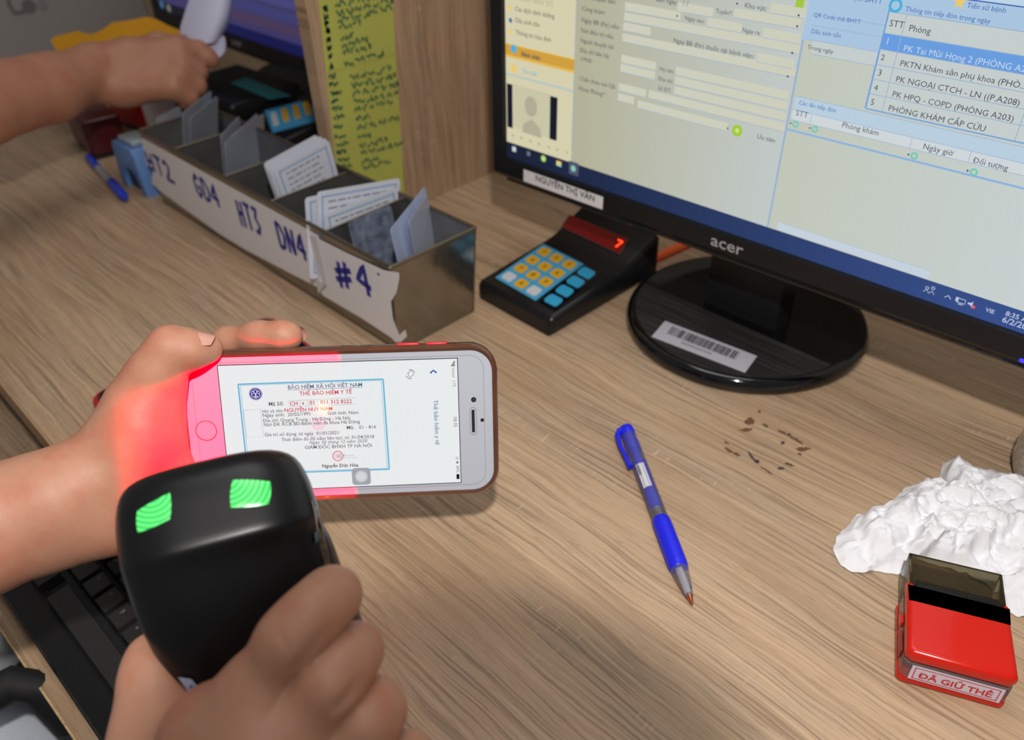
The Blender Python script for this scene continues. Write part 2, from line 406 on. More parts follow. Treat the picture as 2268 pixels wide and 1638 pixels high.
dk = thing('desk', 'light oak grained desk top the keypads, monitors and tin stand on, with brown ink stains', 'desk', (-0.55, 0.39, 0))
DK0, DK1 = -2.2, 0.9
mb = MB(); mb.box(((DK0+DK1)/2, 0.4055, -0.0125), (DK1-DK0, 0.688, 0.025), M_desk, 0.0008, 1, smooth=False); mb.build('desk_top', dk)
mb = MB(); mb.box(((DK0+DK1)/2, 0.0608, -0.0127), (DK1-DK0, 0.0012, 0.0244), mat('edge_band', (176, 140, 104), 0.5, var=0.1, vs=200)); mb.build('edge_band', dk)
for x in (DK0+0.02, DK1-0.02): mb = MB(); mb.box((x, 0.42, -0.39), (0.025, 0.6, 0.73), M_tray); mb.build('side_panel', dk)
# stains left by ink on the wood
random.seed(4)
mst = mat('ink_stain_brown', (112, 80, 58), 0.5, var=0.25, vs=600); mst2 = mat('ink_stain_grey', (84, 70, 62), 0.5)
def blot(px, py, rx, ry, ang, m):
    c = on(px, py, 0.00012); mb = MB(); n = 22; pts = []
    for k in range(n):
        a = 2*math.pi*k/n; q = 1+random.uniform(-0.35, 0.35)
        x, y = rx*q*math.cos(a), ry*q*math.sin(a); ca, sa = math.cos(ang), math.sin(ang)
        pts.append((c.x+x*ca-y*sa, c.y+x*sa+y*ca, c.z))
    mb.quad(pts, m); mb.build('ink_stain', dk)
for px, py, rx, ry, an, m in ((1660, 932, .0040, .0016, 2.0, mst), (1653, 951, .0032, .0010, .9, mst), (1682, 911, .0012, .0008, 0, mst), (1696, 942, .0016, .0007, -.1, mst2),
    (1733, 957, .0030, .0008, 0, mst), (1747, 962, .0010, .0010, 0, mst2), (1734, 980, .0010, .0010, 0, mst2), (1762, 973, .0042, .0007, -.1, mst), (1781, 994, .0040, .0011, .9, mst), (1771, 1005, .0012, .0006, 0, mst2),
    (1615, 997, .0034, .0008, -.1, mst), (1633, 1006, .0018, .0008, 0, mst), (1609, 980, .0016, .0006, 0, mst), (1667, 1013, .0044, .0006, -.5, mst2), (1678, 1021, .0012, .0008, 0, mst2),
    (1690, 1036, .0018, .0004, 0, mst), (1731, 1036, .0018, .0008, 1.0, mst2), (1748, 1028, .0024, .0007, .3, mst2), (1703, 1045, .0022, .0004, -.2, mst)): blot(px, py, rx*1.25, ry*1.7, an, m)

T0 = V3((-0.4827, -0.0191, -0.085)); TM = yaw(T0, 2.2)
tr = thing('keyboard_tray', 'pull out oak keyboard tray under the front of the desk', 'keyboard tray', TM)
mb = MB(TM); mb.box((-0.1, 0.17, -0.008), (1.9, 0.34, 0.016), M_tray, 0.0006, 1, smooth=False); mb.build('shelf', tr)
mb = MB(TM); mb.box((-0.1, -0.0006, -0.0078), (1.9, 0.0014, 0.0160), mat('tray_edge', (188, 160, 118), 0.5, var=0.25, vs=300)); mb.build('edge_band', tr)
for x in (-1.30, 0.30): mb = MB(); mb.box((x, 0.24, -0.055), (0.012, 0.25, 0.060), mat('rail_steel', (120, 120, 124), 0.4, metal=0.8)); mb.build('slide_rail', tr)

pt = thing('desk_partition', 'upright oak board dividing the two desk places, yellow notes taped on it', 'partition', (-0.639, 0.55, 0))
mb = MB(); mb.box((-0.639, 0.568, 0.30), (0.018, 0.372, 0.60), M_panel, 0.0006, 1, smooth=False); mb.build('board', pt)
# yellow notes (two sheets) with handwriting
PX = V3((-0.6296, 0, 0)); PN = V3((1, 0, 0))
M_note = mat('yellow_note_paper', (176, 178, 84), 0.7, var=0.05, vs=20); M_gink = mat('green_ink', (40, 92, 70), 0.6)
def note(label, poly, lines, off):
    P0 = V3((-0.6297+off, 0, 0)); mb = MB(); ps = [onpl(x, y, P0, PN) for x, y in poly]
    mb.add([p for p in ps]+[p-V3((0.0004, 0, 0)) for p in ps], [tuple(range(len(ps))), tuple(range(len(ps), 2*len(ps)))[::-1]]+[(i, (i+1) % len(ps), (i+1) % len(ps)+len(ps), i+len(ps)) for i in range(len(ps))], M_note)
    o = mb.build('taped_note', None, label, 'paper note', 'yellow notes on the partition')
    mb = MB()
    for x0, y0, x1, y1, h in lines:
        a = onpl(x0, y0, P0, PN); b = onpl(x1, y1, P0, PN); n = max(6, int((b-a).length/0.0011)); hh = h/FPX*1.15
        pts = []; t = 0
        while t < 1:
            run = random.uniform(0.10, 0.26); k = max(3, int(n*run))
            seg = [(a.lerp(b, min(1, t+run*i/k)), random.uniform(-.5, .5)*hh) for i in range(k+1)]
            mb.ribbon([(p.y, p.z+q) for p, q in seg], 0.0016, M_gink, 0.0, M=Matrix(((0, 0, 1, P0.x+0.0003), (1, 0, 0, 0), (0, 1, 0, 0), (0, 0, 0, 1))))
            t += run+0.05
    mb.build('handwriting', o); return o
random.seed(11)
l1 = []
for i, y in enumerate((20, 38, 54, 68, 90, 108, 124, 148)):
    l1.append((716+i*1.8, y, 724+i*1.8, y-2, 9)); l1.append((742+i*3, y-6, 742+i*3+(118, 124, 120, 50, 30, 55, 60, 85)[i], y-6-(118, 124, 120, 50, 30, 55, 60, 85)[i]*.27, 10))
note('upper yellow note with green handwriting taped on the oak partition', ((702, -40), (868, -40), (876, 118), (722, 162)), l1, 0.0006)
l2 = []
for i, y in enumerate((185, 203, 222, 240, 256, 275, 296, 318, 336, 352, 370, 384)):
    l2.append((728+i*2.0, y-14, 742+i*2.6+(i % 3)*4, y-18-(i % 3), 8)); w = (90, 96, 100, 96, 86, 30, 90, 26, 60, 92, 40, 60)[i]
    l2.append((776+i*2.5, y-12, 776+i*2.5+w, y-12-w*.25, 10))
note('lower yellow note with green handwriting, partly behind the metal tin', ((722, 158), (876, 112), (896, 425), (755, 470)), l2, 0.0001)

# ================================================================== monitors
def monitor_shell(M, label, base_c, w=0.4276, h=0.2405, logo=True):
    t = thing('monitor', label, 'monitor', Matrix.Translation(V3((base_c[0], base_c[1], 0))))
    b, bb, fz = 0.0165, 0.0185, 0.0022
    mb = MB(M)                                                                  # bezel: four mitred bars
    o = [(-b, -bb), (w+b, -bb), (w+b, h+b), (-b, h+b)]; i_ = [(0, 0), (w, 0), (w, h), (0, h)]; c_ = [(x+(0.004 if x < 0 else -0.004), y+(0.004 if y < 0 else -0.004)) for x, y in o]
    vs = [(*p, fz-0.0022) for p in o]+[(*p, fz+0.0012) for p in c_]+[(p[0]+(-.0012 if p[0] == 0 else .0012), p[1]+(-.0012 if p[1] == 0 else .0012), fz+0.0008) for p in i_]+[(*p, -0.0004) for p in i_]+[(*p, -0.030) for p in o]
    fs = []
    for k in range(4):
        n = (k+1) % 4
        for r0 in (0, 4, 8): fs.append((r0+k, r0+n, r0+4+n, r0+4+k))
        fs.append((16+k, 16+n, n, k))
    mb.add(vs, fs, M_black); mb.build('bezel', t)
    mb = MB(M)
    mb.box((w/2, h/2-0.001, -0.024), (w+2*b-0.004, h+b+bb-0.004, 0.034), M_blackm, 0.004)
    mb.box((w/2, h*0.45, -0.05), (w*0.55, h*0.6, 0.03), M_blackm, 0.01); mb.build('back_housing', t)
    mb = MB(M); mb.box((w/2, -bb-0.0012, -0.008), (w+2*b-0.03, 0.0035, 0.016), M_gloss, 0.0012); mb.build('lower_lip', t)
    # stand
    mb = MB()
    pr = [(0.001, 0), (0.092, 0), (0.0938, 0.0025), (0.0938, 0.0055), (0.0920, 0.0098), (0.0895, 0.0118), (0.0880, 0.0119), (0.0872, 0.0113), (0.060, 0.0113), (0.001, 0.0113)]
    n = 96; vs = []; fs = []
    for j, (r, z) in enumerate(pr):
        for k in range(n): a = 2*math.pi*k/n; vs.append((base_c[0]+r*math.cos(a), base_c[1]+r*math.sin(a), z))
    for j in range(len(pr)-1):
        for k in range(n): fs.append((j*n+k, j*n+(k+1) % n, (j+1)*n+(k+1) % n, (j+1)*n+k))
    fs.append(tuple((len(pr)-1)*n+k for k in range(n))); fs.append(tuple(range(n))[::-1])
    mb.add(vs, fs, M_gloss, True); mb.build('round_base', t)
    mb = MB(); pts = []
    yc = base_c[1]-0.020
    a0 = math.asin((yc-base_c[1])/0.0868)
    for k in range(41):
        a = math.pi-a0 + (2*a0+math.pi)*k/40; pts.append((base_c[0]+0.0868*math.cos(a), base_c[1]+0.0868*math.sin(a)))
    mb.prism(pts, 0.0113, 0.0120, brushed, 0.0, smooth=False); mb.build('brushed_plate', t)
    mb = MB()
    cx, cy = base_c
    mb.add([(cx-0.032, cy-0.010, 0.011), (cx+0.032, cy-0.010, 0.011), (cx+0.032, cy+0.014, 0.011), (cx-0.032, cy+0.014, 0.011),
            (cx-0.030, cy-0.006, 0.115), (cx+0.030, cy-0.006, 0.115), (cx+0.030, cy+0.012, 0.115), (cx-0.030, cy+0.012, 0.115)],
           [(0, 3, 2, 1), (4, 5, 6, 7), (0, 1, 5, 4), (1, 2, 6, 5), (2, 3, 7, 6), (3, 0, 4, 7)], M_black); mb.build('neck', t)
    if logo:
        mb = MB(M); mb.text('acer', (w/2-0.0128, -0.0115), (w/2+0.0128, -0.0115), mat('logo_silver', (176, 176, 180), 0.35, metal=0.3), fz+0.0014, bold=0.012, hscale=0.85); mb.build('maker_lettering', t)
    return t
brushed = mat('brushed_black', (44, 43, 44), 0.45, bump=(1, 0.0, 0.0001))
_g = NT(brushed); _b = _g.n['Principled BSDF']; _tc = _g.new('ShaderNodeTexCoord'); _sp = _g.new('ShaderNodeSeparateXYZ'); _g.l.new(_tc.outputs['Object'], _sp.inputs[0])
_nn = _g.noise(_g.comb(_g.math('MULTIPLY', _sp.outputs[0], 12), _g.math('MULTIPLY', _sp.outputs[1], 900)), 1, 3)
_g.l.new(_g.mix(_g.step(_nn, 0.4, 0.65), lin(32, 31, 32), lin(58, 56, 56)), _b.inputs['Base Color'])

def em(name, c, k=1.0): return mat('screen_'+name, (0, 0, 0), 0.35, spec=0.25, emit=c, es=k)
MP0 = V3((-0.4694, 0.4509, 0.1025)); MU = V3((0.9996, 0.0286, 0)).normalized(); MV = (V3((-0.0009, 0.0317, 0.9995)) - MU*V3((-0.0009, 0.0317, 0.9995)).dot(MU)).normalized(); MN = MU.cross(MV)
MM = frame(MP0, MU, MV, MN); MW, MH = 0.4276, 0.2405
mon = monitor_shell(MM, 'large black monitor showing the patient reception form, on a round base at right', (-0.262, 0.508))
MI = MM.inverted()
def sc(px, py): q = MI @ onpl(px, py, MP0, MN); return (q.x, q.y)
mb = MB(MM)
E_cream = em('cream', (213, 206, 172)); E_mid = em('grey_green', (183, 188, 170)); E_mid2 = em('grey_blue', (190, 202, 204)); E_pale = em('pale', (196, 205, 204)); E_pale2 = em('pale_green', (198, 204, 190))
E_field = em('field', (205, 205, 188)); E_line = em('line_blue', (150, 175, 205)); E_lblue = em('tab_blue', (168, 196, 222)); E_navy = em('navy', (33, 48, 82)); E_navy2 = em('navy_light', (54, 80, 142))
E_txt = em('text_dark', (72, 76, 88)); E_txb = em('text_blue', (66, 106, 180)); E_or = em('orange', (226, 184, 84)); E_or2 = em('orange_dark', (206, 158, 62)); E_hl = em('row_blue', (104, 156, 222)); E_wt = em('text_pale', (196, 212, 232))
E_bk = em('bar_black', (20, 24, 40)); E_grey = em('silhouette', (176, 172, 148)); E_green = em('green', (160, 200, 60)); E_teal = em('teal', (110, 200, 180)); E_star = em('star', (232, 200, 110)); E_cyan = em('cyan', (70, 175, 215)); E_red = em('red_dot', (220, 90, 100))
def rect(x0, y0, x1, y1, m, z): mb.quad([(x0, y0, z), (x1, y0, z), (x1, y1, z), (x0, y1, z)], m)
def prect(a, b, m, z):                                           # axis-aligned screen rectangle from two pixels
    p, q = sc(*a), sc(*b); rect(min(p[0], q[0]), min(p[1], q[1]), max(p[0], q[0]), max(p[1], q[1]), m, z)
def st(txt, a, b, m, z=0.00016, bold=0.0, **k):
    p, q = sc(*a), sc(*b); y = (p[1]+q[1])/2; mb.text(txt, (p[0], y), (q[0], y), m, z, bold, **k)
def hline(p, x1, m, z, t=0.0005, px=True):
    a = sc(*p); rect(a[0], a[1]-t/2, x1, a[1]+t/2, m, z)
rect(0, 0, MW, MH, E_mid, 0.0)
xs = sc(1272, 162)[0]; xd = sc(1748, 250)[0]; tb = sc(1123.5, 313)[1]
for k in range(36):                                             # viewing-angle tint painted into the form: paler and cooler towards the right
    f = k/35; c = tuple(round(a+(b-a)*f, 1) for a, b in zip((178, 176, 150), (192, 200, 198)))
    rect(xs+(xd-xs)*k/36, tb, xs+(xd-xs)*(k+1)/36+0.0001, MH, em('form_%d' % k, c), 0.00003)
rect(0, tb, xs, MH, E_cream, 0.00004)  # cream is part of the same painted viewing-angle tint
rect(xd, tb, MW, MH, E_pale2, 0.00004)
for k in range(24):  # same viewing-angle tint painted across the list panel
    f = k/23; c = tuple(round(a+(b-a)*f, 1) for a, b in zip((192, 198, 184), (200, 209, 212)))
    rect(xd+(MW-xd)*k/24, tb, xd+(MW-xd)*(k+1)/24+0.0001, MH, em('list_%d' % k, c), 0.00006)
rect(xs-0.0004, tb, xs+0.0002, MH, E_line, 0.00008); rect(xd-0.0006, tb, xd+0.0006, MH, E_line, 0.00008)
# task bar; its viewing-angle brightening is painted into the strip colours
for k in range(42):
    f = k/41; c = tuple(round(a+(b-a)*f, 1) for a, b in zip((24, 32, 54), (54, 82, 146)))
    rect(MW*k/42, 0, MW*(k+1)/42+0.0001, tb, em('bar_%d' % k, c), 0.0001)
# side bar
prect((1120, 95), (1272, 162), E_or, 0.0001); a = sc(1120, 116); rect(0, a[1]-0.001, xs, sc(1120, 97)[1], E_or2, 0.00012)
prect((1121, 165), (1271, 200), em('blue_row', (176, 196, 196)), 0.0001)
st('Các dịch dinh dưỡng', (1141, 24), (1228, 41), E_txt); st('Dấu sinh tồn', (1141, 49), (1195, 60), E_txt); st('Thông tin hóa đơn', (1142, 75), (1220, 94), E_txt); st('Phiếu điều trị', (1141, -1), (1224, 15), E_grey)
st('Bệnh nhân', (1155, 124), (1197, 133), E_txt, bold=0.02); st('Thu tiền', (1156, 161), (1190, 169), E_cyan)
for (px, py), m in (((1130, 17), E_star), ((1131, 45), E_txb), ((1131, 70), E_star), ((1138, 108), E_cyan), ((1138, 152), E_star)):
    c = sc(px, py); mb.disc(c, 0.0018 if py < 100 else 0.0032, m, 0.00018, 10)
prect((1123, 184), (1136, 284), E_bk, 0.00014); prect((1219, 212), (1233, 312), E_bk, 0.00014); prect((1137, 186), (1218, 306), em('photo_back', (200, 196, 166)), 0.00012)
c = sc(1176, 236); mb.disc(c, 0.0066, E_grey, 0.00016, 20, ry=0.0080); c2 = sc(1178, 296)
mb.add([(c2[0]-0.0105, c2[1]-0.001, 0.00015), (c2[0]+0.0105, c2[1]-0.001, 0.00015), (c2[0]+0.009, c2[1]+0.006, 0.00015), (c2[0], c2[1]+0.012, 0.00015), (c2[0]-0.009, c2[1]+0.006, 0.00015)], [(0, 1, 2, 3, 4)], E_grey)
prect((1124, 290), (1268, 340), E_cream, 0.00013); c = sc(1256, 337); mb.disc(c, 0.0012, em('tick', (150, 200, 110)), 0.0002, 8)
for px, py in ((1136, 300), (1155, 305), (1175, 312), (1194, 319), (1216, 326), (1235, 331)): mb.disc(sc(px, py), 0.0013, E_grey, 0.0002, 8)
# task bar icons
def icon(px, py, w, m, h=None, z=0.0002): c = sc(px, py); h = h or w; rect(c[0]-w/2, c[1]-h/2, c[0]+w/2, c[1]+h/2, m, z)
icon(1139, 330, 0.0042, em('win', (205, 205, 210))); icon(1171, 340, 0.0036, em('icon_grey', (110, 112, 124))); mb.disc(sc(1204, 351), 0.0028, E_green, 0.0002, 14); mb.disc(sc(1204, 351), 0.0014, em('icon_white', (200, 220, 200)), 0.00022, 12)
icon(1238, 362, 0.0052, E_star, 0.004); icon(1239, 366, 0.0044, em('folder_front', (150, 200, 190)), 0.0018, 0.00022); icon(1271, 373, 0.0098, em('icon_box', (78, 86, 104)), 0.0105, 0.00018); mb.disc(sc(1270, 373), 0.0027, em('shield', (140, 196, 186)), 0.0002, 6)
E_ic = em('tray_white', (188, 198, 222))
for dx in (-0.0016, 0.0016):
    c = sc(2059, 642); mb.ring((c[0]+dx, c[1]+0.0014+dx/3), 0.0007, 0.0011, E_ic, 0.0002, 12); mb.ribbon([(c[0]+dx-0.0015, c[1]-0.002), (c[0]+dx, c[1]), (c[0]+dx+0.0015, c[1]-0.002)], 0.0004, E_ic, 0.0002)
c = sc(2100, 657); mb.ribbon([(c[0]-0.0018, c[1]-0.0009), (c[0], c[1]+0.0009), (c[0]+0.0018, c[1]-0.0009)], 0.0005, E_ic, 0.0002)
c = sc(2128, 667); mb.ribbon([(c[0]-0.002, c[1]-0.001), (c[0]-0.002, c[1]+0.0016), (c[0]+0.0024, c[1]+0.0016), (c[0]+0.0024, c[1]-0.001), (c[0]-0.002, c[1]-0.001)], 0.0005, E_ic, 0.0002); rect(c[0]-0.003, c[1]-0.0006, c[0]-0.0014, c[1]+0.002, E_ic, 0.0002); rect(c[0]-0.001, c[1]-0.0022, c[0]+0.0015, c[1]-0.0017, E_ic, 0.0002)
c = sc(2151, 673); mb.add([(c[0]-0.0018, c[1]-0.0006, .0002), (c[0]-0.0004, c[1]-0.0006, .0002), (c[0]+0.0008, c[1]-0.0020, .0002), (c[0]+0.0008, c[1]+0.0020, .0002), (c[0]-0.0004, c[1]+0.0006, .0002), (c[0]-0.0018, c[1]+0.0006, .0002)], [(0, 1, 2, 3, 4, 5)], E_ic); mb.disc((c[0]+0.0016, c[1]-0.0012), 0.0011, E_red, 0.00025, 10)
st('VIE', (2182, 688), (2201, 695), E_ic, 0.0002, 0.01); st('8:35 AM', (2226, 697), (2286, 718), E_ic, 0.0002, 0.01); st('6/2/2021', (2218, 711), (2290, 736), E_ic, 0.0002, 0.01)
# form labels
for t_, a, b in (('Nơi chuyển đến:', (1290, -4), (1365, 10)), ('Công khám:', (1289, 24), (1341, 32)), ('Ngày BB đ/trị nếu:', (1288, 49), (1372, 65)), ('Nơi điều trị nếu:', (1287, 72), (1360, 86)), ('Người thuyết lời:', (1286, 95), (1360, 109)),
    ('Địa chỉ liên hệ:', (1285, 116), (1350, 129)), ('CMND:', (1285, 134), (1313, 139)), ('Chẩn đoán nơi CB:', (1284, 179), (1363, 196)), ('Khoa Phòng*:', (1282, 201), (1341, 213)), ('Họ tên:', (1460, 156), (1493, 163)), ('Địa chỉ:', (1458, 178), (1491, 185)),
    ('Số ĐT:', (1457, 199), (1487, 205)), ('Ngày vào:', (1517, 43), (1560, 53)), ('Bản ngày:', (1453, 0), (1500, 13)), ('/ /', (1512, 12), (1524, 15)), ('Tuyến*:', (1585, 28), (1622, 35)), ('Khu vực:', (1649, 15), (1698, 26)), ('Ngày ra:', (1644, 70), (1684, 79)), ('Ngày BB đ/trị thuốc tại bệnh viện:', (1491, 93), (1669, 131)), ('Ưu tiên', (1676, 306), (1716, 316))): st(t_, a, b, E_txt)
def field(a, b, h=0.0052):                                      # white input box: lower left and lower right pixel
    p, q = sc(*a), sc(*b); rect(p[0], p[1], q[0], p[1]+h, E_field, 0.0001); rect(p[0], p[1]-0.0003, q[0], p[1], E_line, 0.00012)
for a, b in (((1384, 23), (1505, 60)), ((1500, 24), (1578, 40)), ((1625, 38), (1768, 80)), ((1706, 28), (1780, 52)), ((1382, 45), (1765, 140)), ((1565, 58), (1640, 80)), ((1688, 82), (1768, 105)), ((1380, 67), (1440, 84)), ((1378, 91), (1755, 200)), ((1676, 136), (1755, 158)),
             ((1376, 138), (1452, 158)), ((1374, 158), (1450, 178)), ((1496, 165), (1742, 232)), ((1494, 186), (1740, 250)), ((1493, 208), (1738, 270)), ((1370, 200), (1430, 216)), ((1436, 216), (1735, 300)), ((1368, 222), (1404, 232)), ((1412, 238), (1610, 290))): field(a, b)
for px, py in ((1500, 35), (1633, 8), (1769, 34), (1766, 58), (1755, 117), (1745, 169), (1612, 284)): mb.disc(sc(px, py), 0.0007, E_txt, 0.0002, 6)
mb.disc(sc(1633, 289), 0.0038, E_green, 0.0002, 16); mb.disc(sc(1633, 289), 0.0016, em('green_light', (206, 224, 140)), 0.00022, 10); icon(1772, 6, 0.005, E_green)
# side tabs and lists on the right
x0 = sc(1793, 80)[0]; x1 = sc(1949, 110)[0]; prect((1800, -40), (1943, 117), E_lblue, 0.0001)
ya = sc(1782, 86)[1]; yb = sc(1778, 115)[1]; rect(xd+0.006, yb, x1, ya, E_pale, 0.00012); rect(xd+0.006, yb-0.0003, x1, yb, E_line, 0.00013)
for px, py in ((1798, 30), (1794, 55), (1783, 86)):
    a = sc(px, py); rect(x0, a[1]-0.00015, x1, a[1]+0.00015, E_line, 0.00014)
st('Thông tin giám định BHYT', (1795, -22), (1951, 18), E_txb); st('QR Code thẻ BHYT', (1802, 36), (1906, 54), E_txb); st('Dấu sinh tồn', (1796, 73), (1862, 84), E_txb); st('Trong ngày', (1788, 108), (1845, 119), E_txt)
tl = sc(1958, 73); tx = tl[0]; rows = [sc(x, y)[1] for x, y in ((1966, 25), (1959.6, 73), (1951.5, 109), (1943, 143), (1935, 175), (1927, 207), (1918, 239))]
rect(tx, rows[6], MW, rows[0], E_pale, 0.00014); rect(tx, rows[2], MW, rows[1], E_hl, 0.00016)
rect(tx, rows[0], MW, rows[0]+0.0105, E_lblue, 0.00015); rect(tx, rows[0]+0.0105, MW, MH, em('top_tabs', (188, 212, 228)), 0.00015); rect(tx, rows[0]+0.0104, MW, rows[0]+0.011, E_txb, 0.00017)
for r in rows: rect(tx, r-0.0002, MW, r+0.0002, E_line, 0.0002)
rect(tx-0.0006, rows[6], tx+0.0004, rows[0]+0.02, em('frame_blue', (110, 160, 220)), 0.0002); rect(tx, rows[6]-0.0006, MW, rows[6]+0.0002, em('frame_blue', (110, 160, 220)), 0.0002)
for p in ((2009, 32), (2262, 270)):
    a = sc(*p)[0]; rect(a-0.0002, rows[6], a+0.0002, rows[0], E_line, 0.0002)
st('Thông tin tiếp đón trong ngày', (2005, 22), (2192, 55), E_txb, 0.00025); st('Tiền sử bệnh', (2141, 15), (2226, 30), E_txb, 0.00025); st('Khám bệnh', (2040, -12), (2082, 2), E_txb, 0.00025)
mb.ring(sc(1984, 12), 0.0022, 0.0036, E_cyan, 0.0003, 18); c = sc(2126, 5)
mb.add([(c[0]+(0.0036 if k % 2 == 0 else 0.0015)*math.sin(math.pi*k/5), c[1]+(0.0036 if k % 2 == 0 else 0.0015)*math.cos(math.pi*k/5), 0.0003) for k in range(10)], [tuple(range(10))], E_star)
for t_, a, b, m in (('STT', (1969, 57), (2001, 63), E_txt), ('Phòng', (2012, 67), (2060, 77), E_txt), ('1', (1960, 97), (1966, 98), E_wt), ('PK Tai Mũi Họng 2 (PHÒNG A21', (2001, 108), (2276, 166), E_wt), ('2', (1950, 132), (1958, 134), E_txt), ('PKTN Khám sản phụ khoa (PHÒ...', (1993, 142), (2270, 201), E_txt),
    ('3', (1943, 166), (1951, 168), E_txt), ('PK NGOẠI CTCH - LN ((P.A208)', (1984, 176), (2255, 239), E_txt), ('4', (1935, 199), (1943, 201), E_txt), ('PK HPQ - COPD (PHÒNG A203)', (1976, 210), (2242, 273), E_txt), ('5', (1927, 231), (1935, 233), E_txt), ('PHÒNG KHÁM CẤP CỨU', (1967, 242), (2180, 294), E_txt)): st(t_, a, b, m, 0.00025)
y2 = sc(1761, 212)[1]; y3 = sc(1752, 241)[1]; y4 = sc(1750, 264)[1]; y5 = sc(1747, 287)[1]
rect(xd+0.002, y3, MW, y2, em('band_blue', (184, 206, 222)), 0.0001); rect(xd+0.002, y4, MW, y3, em('band_head', (206, 214, 218)), 0.0001); rect(xd, y5-0.0006, MW, y5+0.0006, em('frame_blue2', (140, 178, 222)), 0.00012)
for y in (y2, y3, y4): rect(xd, y-0.00015, MW, y+0.00015, E_line, 0.00013)
for p in ((1796, 265), (2017, 318), (2147, 350)):
    a = sc(*p)[0]; rect(a-0.00015, y4, a+0.00015, y3, E_line, 0.00014)
st('Các lần tiếp đón', (1769, 231), (1851, 249), E_txb); st('STT', (1762, 255), (1789, 261), E_txt); st('Phòng khám', (1864, 281), (1945, 300), E_txt); st('Ngày giờ', (2043, 329), (2109, 345), E_txt); st('Đối tượng', (2154, 359), (2231, 378), E_txt)
for p in ((1762, 275), (1805, 286), (2025, 345), (2157, 381)): mb.ring(sc(*p), 0.0011, 0.0021, E_teal, 0.0002, 12); c = sc(*p); mb.disc((c[0]-0.0032, c[1]), 0.0006, E_txt, 0.0002, 6)
a = sc(1723, 495); b_ = sc(2057, 613); rect(a[0], tb+0.0006, b_[0], tb+0.0058, em('scroll', (196, 208, 220)), 0.0001); rect(a[0]-0.0002, tb+0.0058, b_[0], tb+0.0060, E_line, 0.00012)
mb.build('screen', mon)
# marks on the bezel
mb = MB(MM); p = sc(1160, 377); q = sc(1337, 437)
NB = MP0 + MN*0.0036; q0 = MI @ onpl(1160, 377, NB, MN); q1 = MI @ onpl(1336, 434, NB, MN)
mb.box(((q0.x+q1.x)/2, q0.y-0.0042, 0.00365), (q1.x-q0.x, 0.0102, 0.0003), M_white, 0.0); mb.text('NGUYỄN THỊ VÂN', (q0.x+0.013, q0.y-0.0052), (q1.x-0.008, q0.y-0.0052), M_dark, 0.0039, 0.015); mb.build('name_label', mon, 'white paper strip with printed name')
mb = MB(MM); q = MI @ onpl(2265, 795, NB, MN); mb.box((q.x+0.001, q.y-0.001, 0.0035), (0.005, 0.0022, 0.0016), mat('led_blue', (30, 30, 200), 0.3, emit=(60, 50, 255), es=1.4), 0.0006); mb.build('power_light', mon)
for px, py in ((2020, 705), (2080, 728), (2140, 752), (2200, 775)):
    mb = MB(MM); q = MI @ onpl(px, py, NB, MN); mb.box((q.x, -0.0188, -0.002), (0.012, 0.0014, 0.004), M_gloss, 0.0005); mb.build('menu_button', mon)
BZ = 0.01215; c4 = [on(x, y, BZ) for x, y in ((1443, 745), (1650, 825), (1677, 788), (1473, 710))]
def bil(c, u, v): return (c[0]*(1-u)+c[1]*u)*(1-v) + (c[3]*(1-u)+c[2]*u)*v
mb = MB(); mb.add(c4+[p-V3((0, 0, 0.00012)) for p in c4], [(0, 1, 2, 3), (7, 6, 5, 4), (0, 4, 5, 1), (1, 5, 6, 2), (2, 6, 7, 3), (3, 7, 4, 0)], mat('sticker_grey', (186, 186, 196), 0.4))
random.seed(5); u = 0.11
while u < 0.84:
    w = random.choice((0.005, 0.008, 0.014, 0.018)); mb.quad([bil(c4, u, .42)+V3((0, 0, .0001)), bil(c4, u+w, .42)+V3((0, 0, .0001)), bil(c4, u+w, .86)+V3((0, 0, .0001)), bil(c4, u, .86)+V3((0, 0, .0001))], M_dark); u += w+random.choice((0.005, 0.008, 0.012))
for k in range(11):
    a = 0.30+k*0.03; mb.quad([bil(c4, a, .2)+V3((0, 0, .0001)), bil(c4, a+.016, .2)+V3((0, 0, .0001)), bil(c4, a+.016, .32)+V3((0, 0, .0001)), bil(c4, a, .32)+V3((0, 0, .0001))], mat('print_grey', (120, 120, 130), 0.6))
mb.build('barcode_sticker', mon, 'pale sticker with a barcode')

# far monitor behind the partition
LM0 = V3((-1.212, 0.500, 0.103)); LM = frame(LM0, (1, 0, 0), (0, 0.03, 0.9995), (0, -0.9995, 0.03))
lmon = monitor_shell(LM, 'dark monitor with a blue and violet screen behind the partition', (-1.07, 0.648), w=0.43)
mb = MB(LM); tb2 = 0.0125
mb.quad([(0, 0, 0), (0.43, 0, 0), (0.43, 0.24, 0), (0, 0.24, 0)], em('night_violet', (58, 54, 98)))
mb.quad([(0, 0, 0.0001), (0.43, 0, 0.0001), (0.43, tb2, 0.0001), (0, tb2, 0.0001)], em('night_navy', (22, 24, 74)))
mb.quad([(0, 0, 0.00012), (0.10, 0, 0.00012), (0.10, tb2, 0.00012), (0, tb2, 0.00012)], em('night_black', (24, 24, 34)))
for k, (y, c) in enumerate(((0.020, (70, 56, 86)), (0.034, (58, 60, 110)), (0.050, (66, 66, 120)), (0.068, (84, 70, 104)), (0.09, (66, 74, 136)), (0.12, (74, 88, 150)))):
    mb.quad([(0.10, y, 0.0002+k*1e-5), (0.43, y, 0.0002+k*1e-5), (0.43, y+0.010, 0.0002+k*1e-5), (0.10, y+0.014, 0.0002+k*1e-5)], em('night_band_%d' % k, c))
mb.disc((0.014, 0.008), 0.005, em('night_cyan', (60, 110, 140)), 0.0003, 12); mb.disc((0.034, 0.006), 0.005, em('night_grey', (120, 118, 108)), 0.0003, 12)
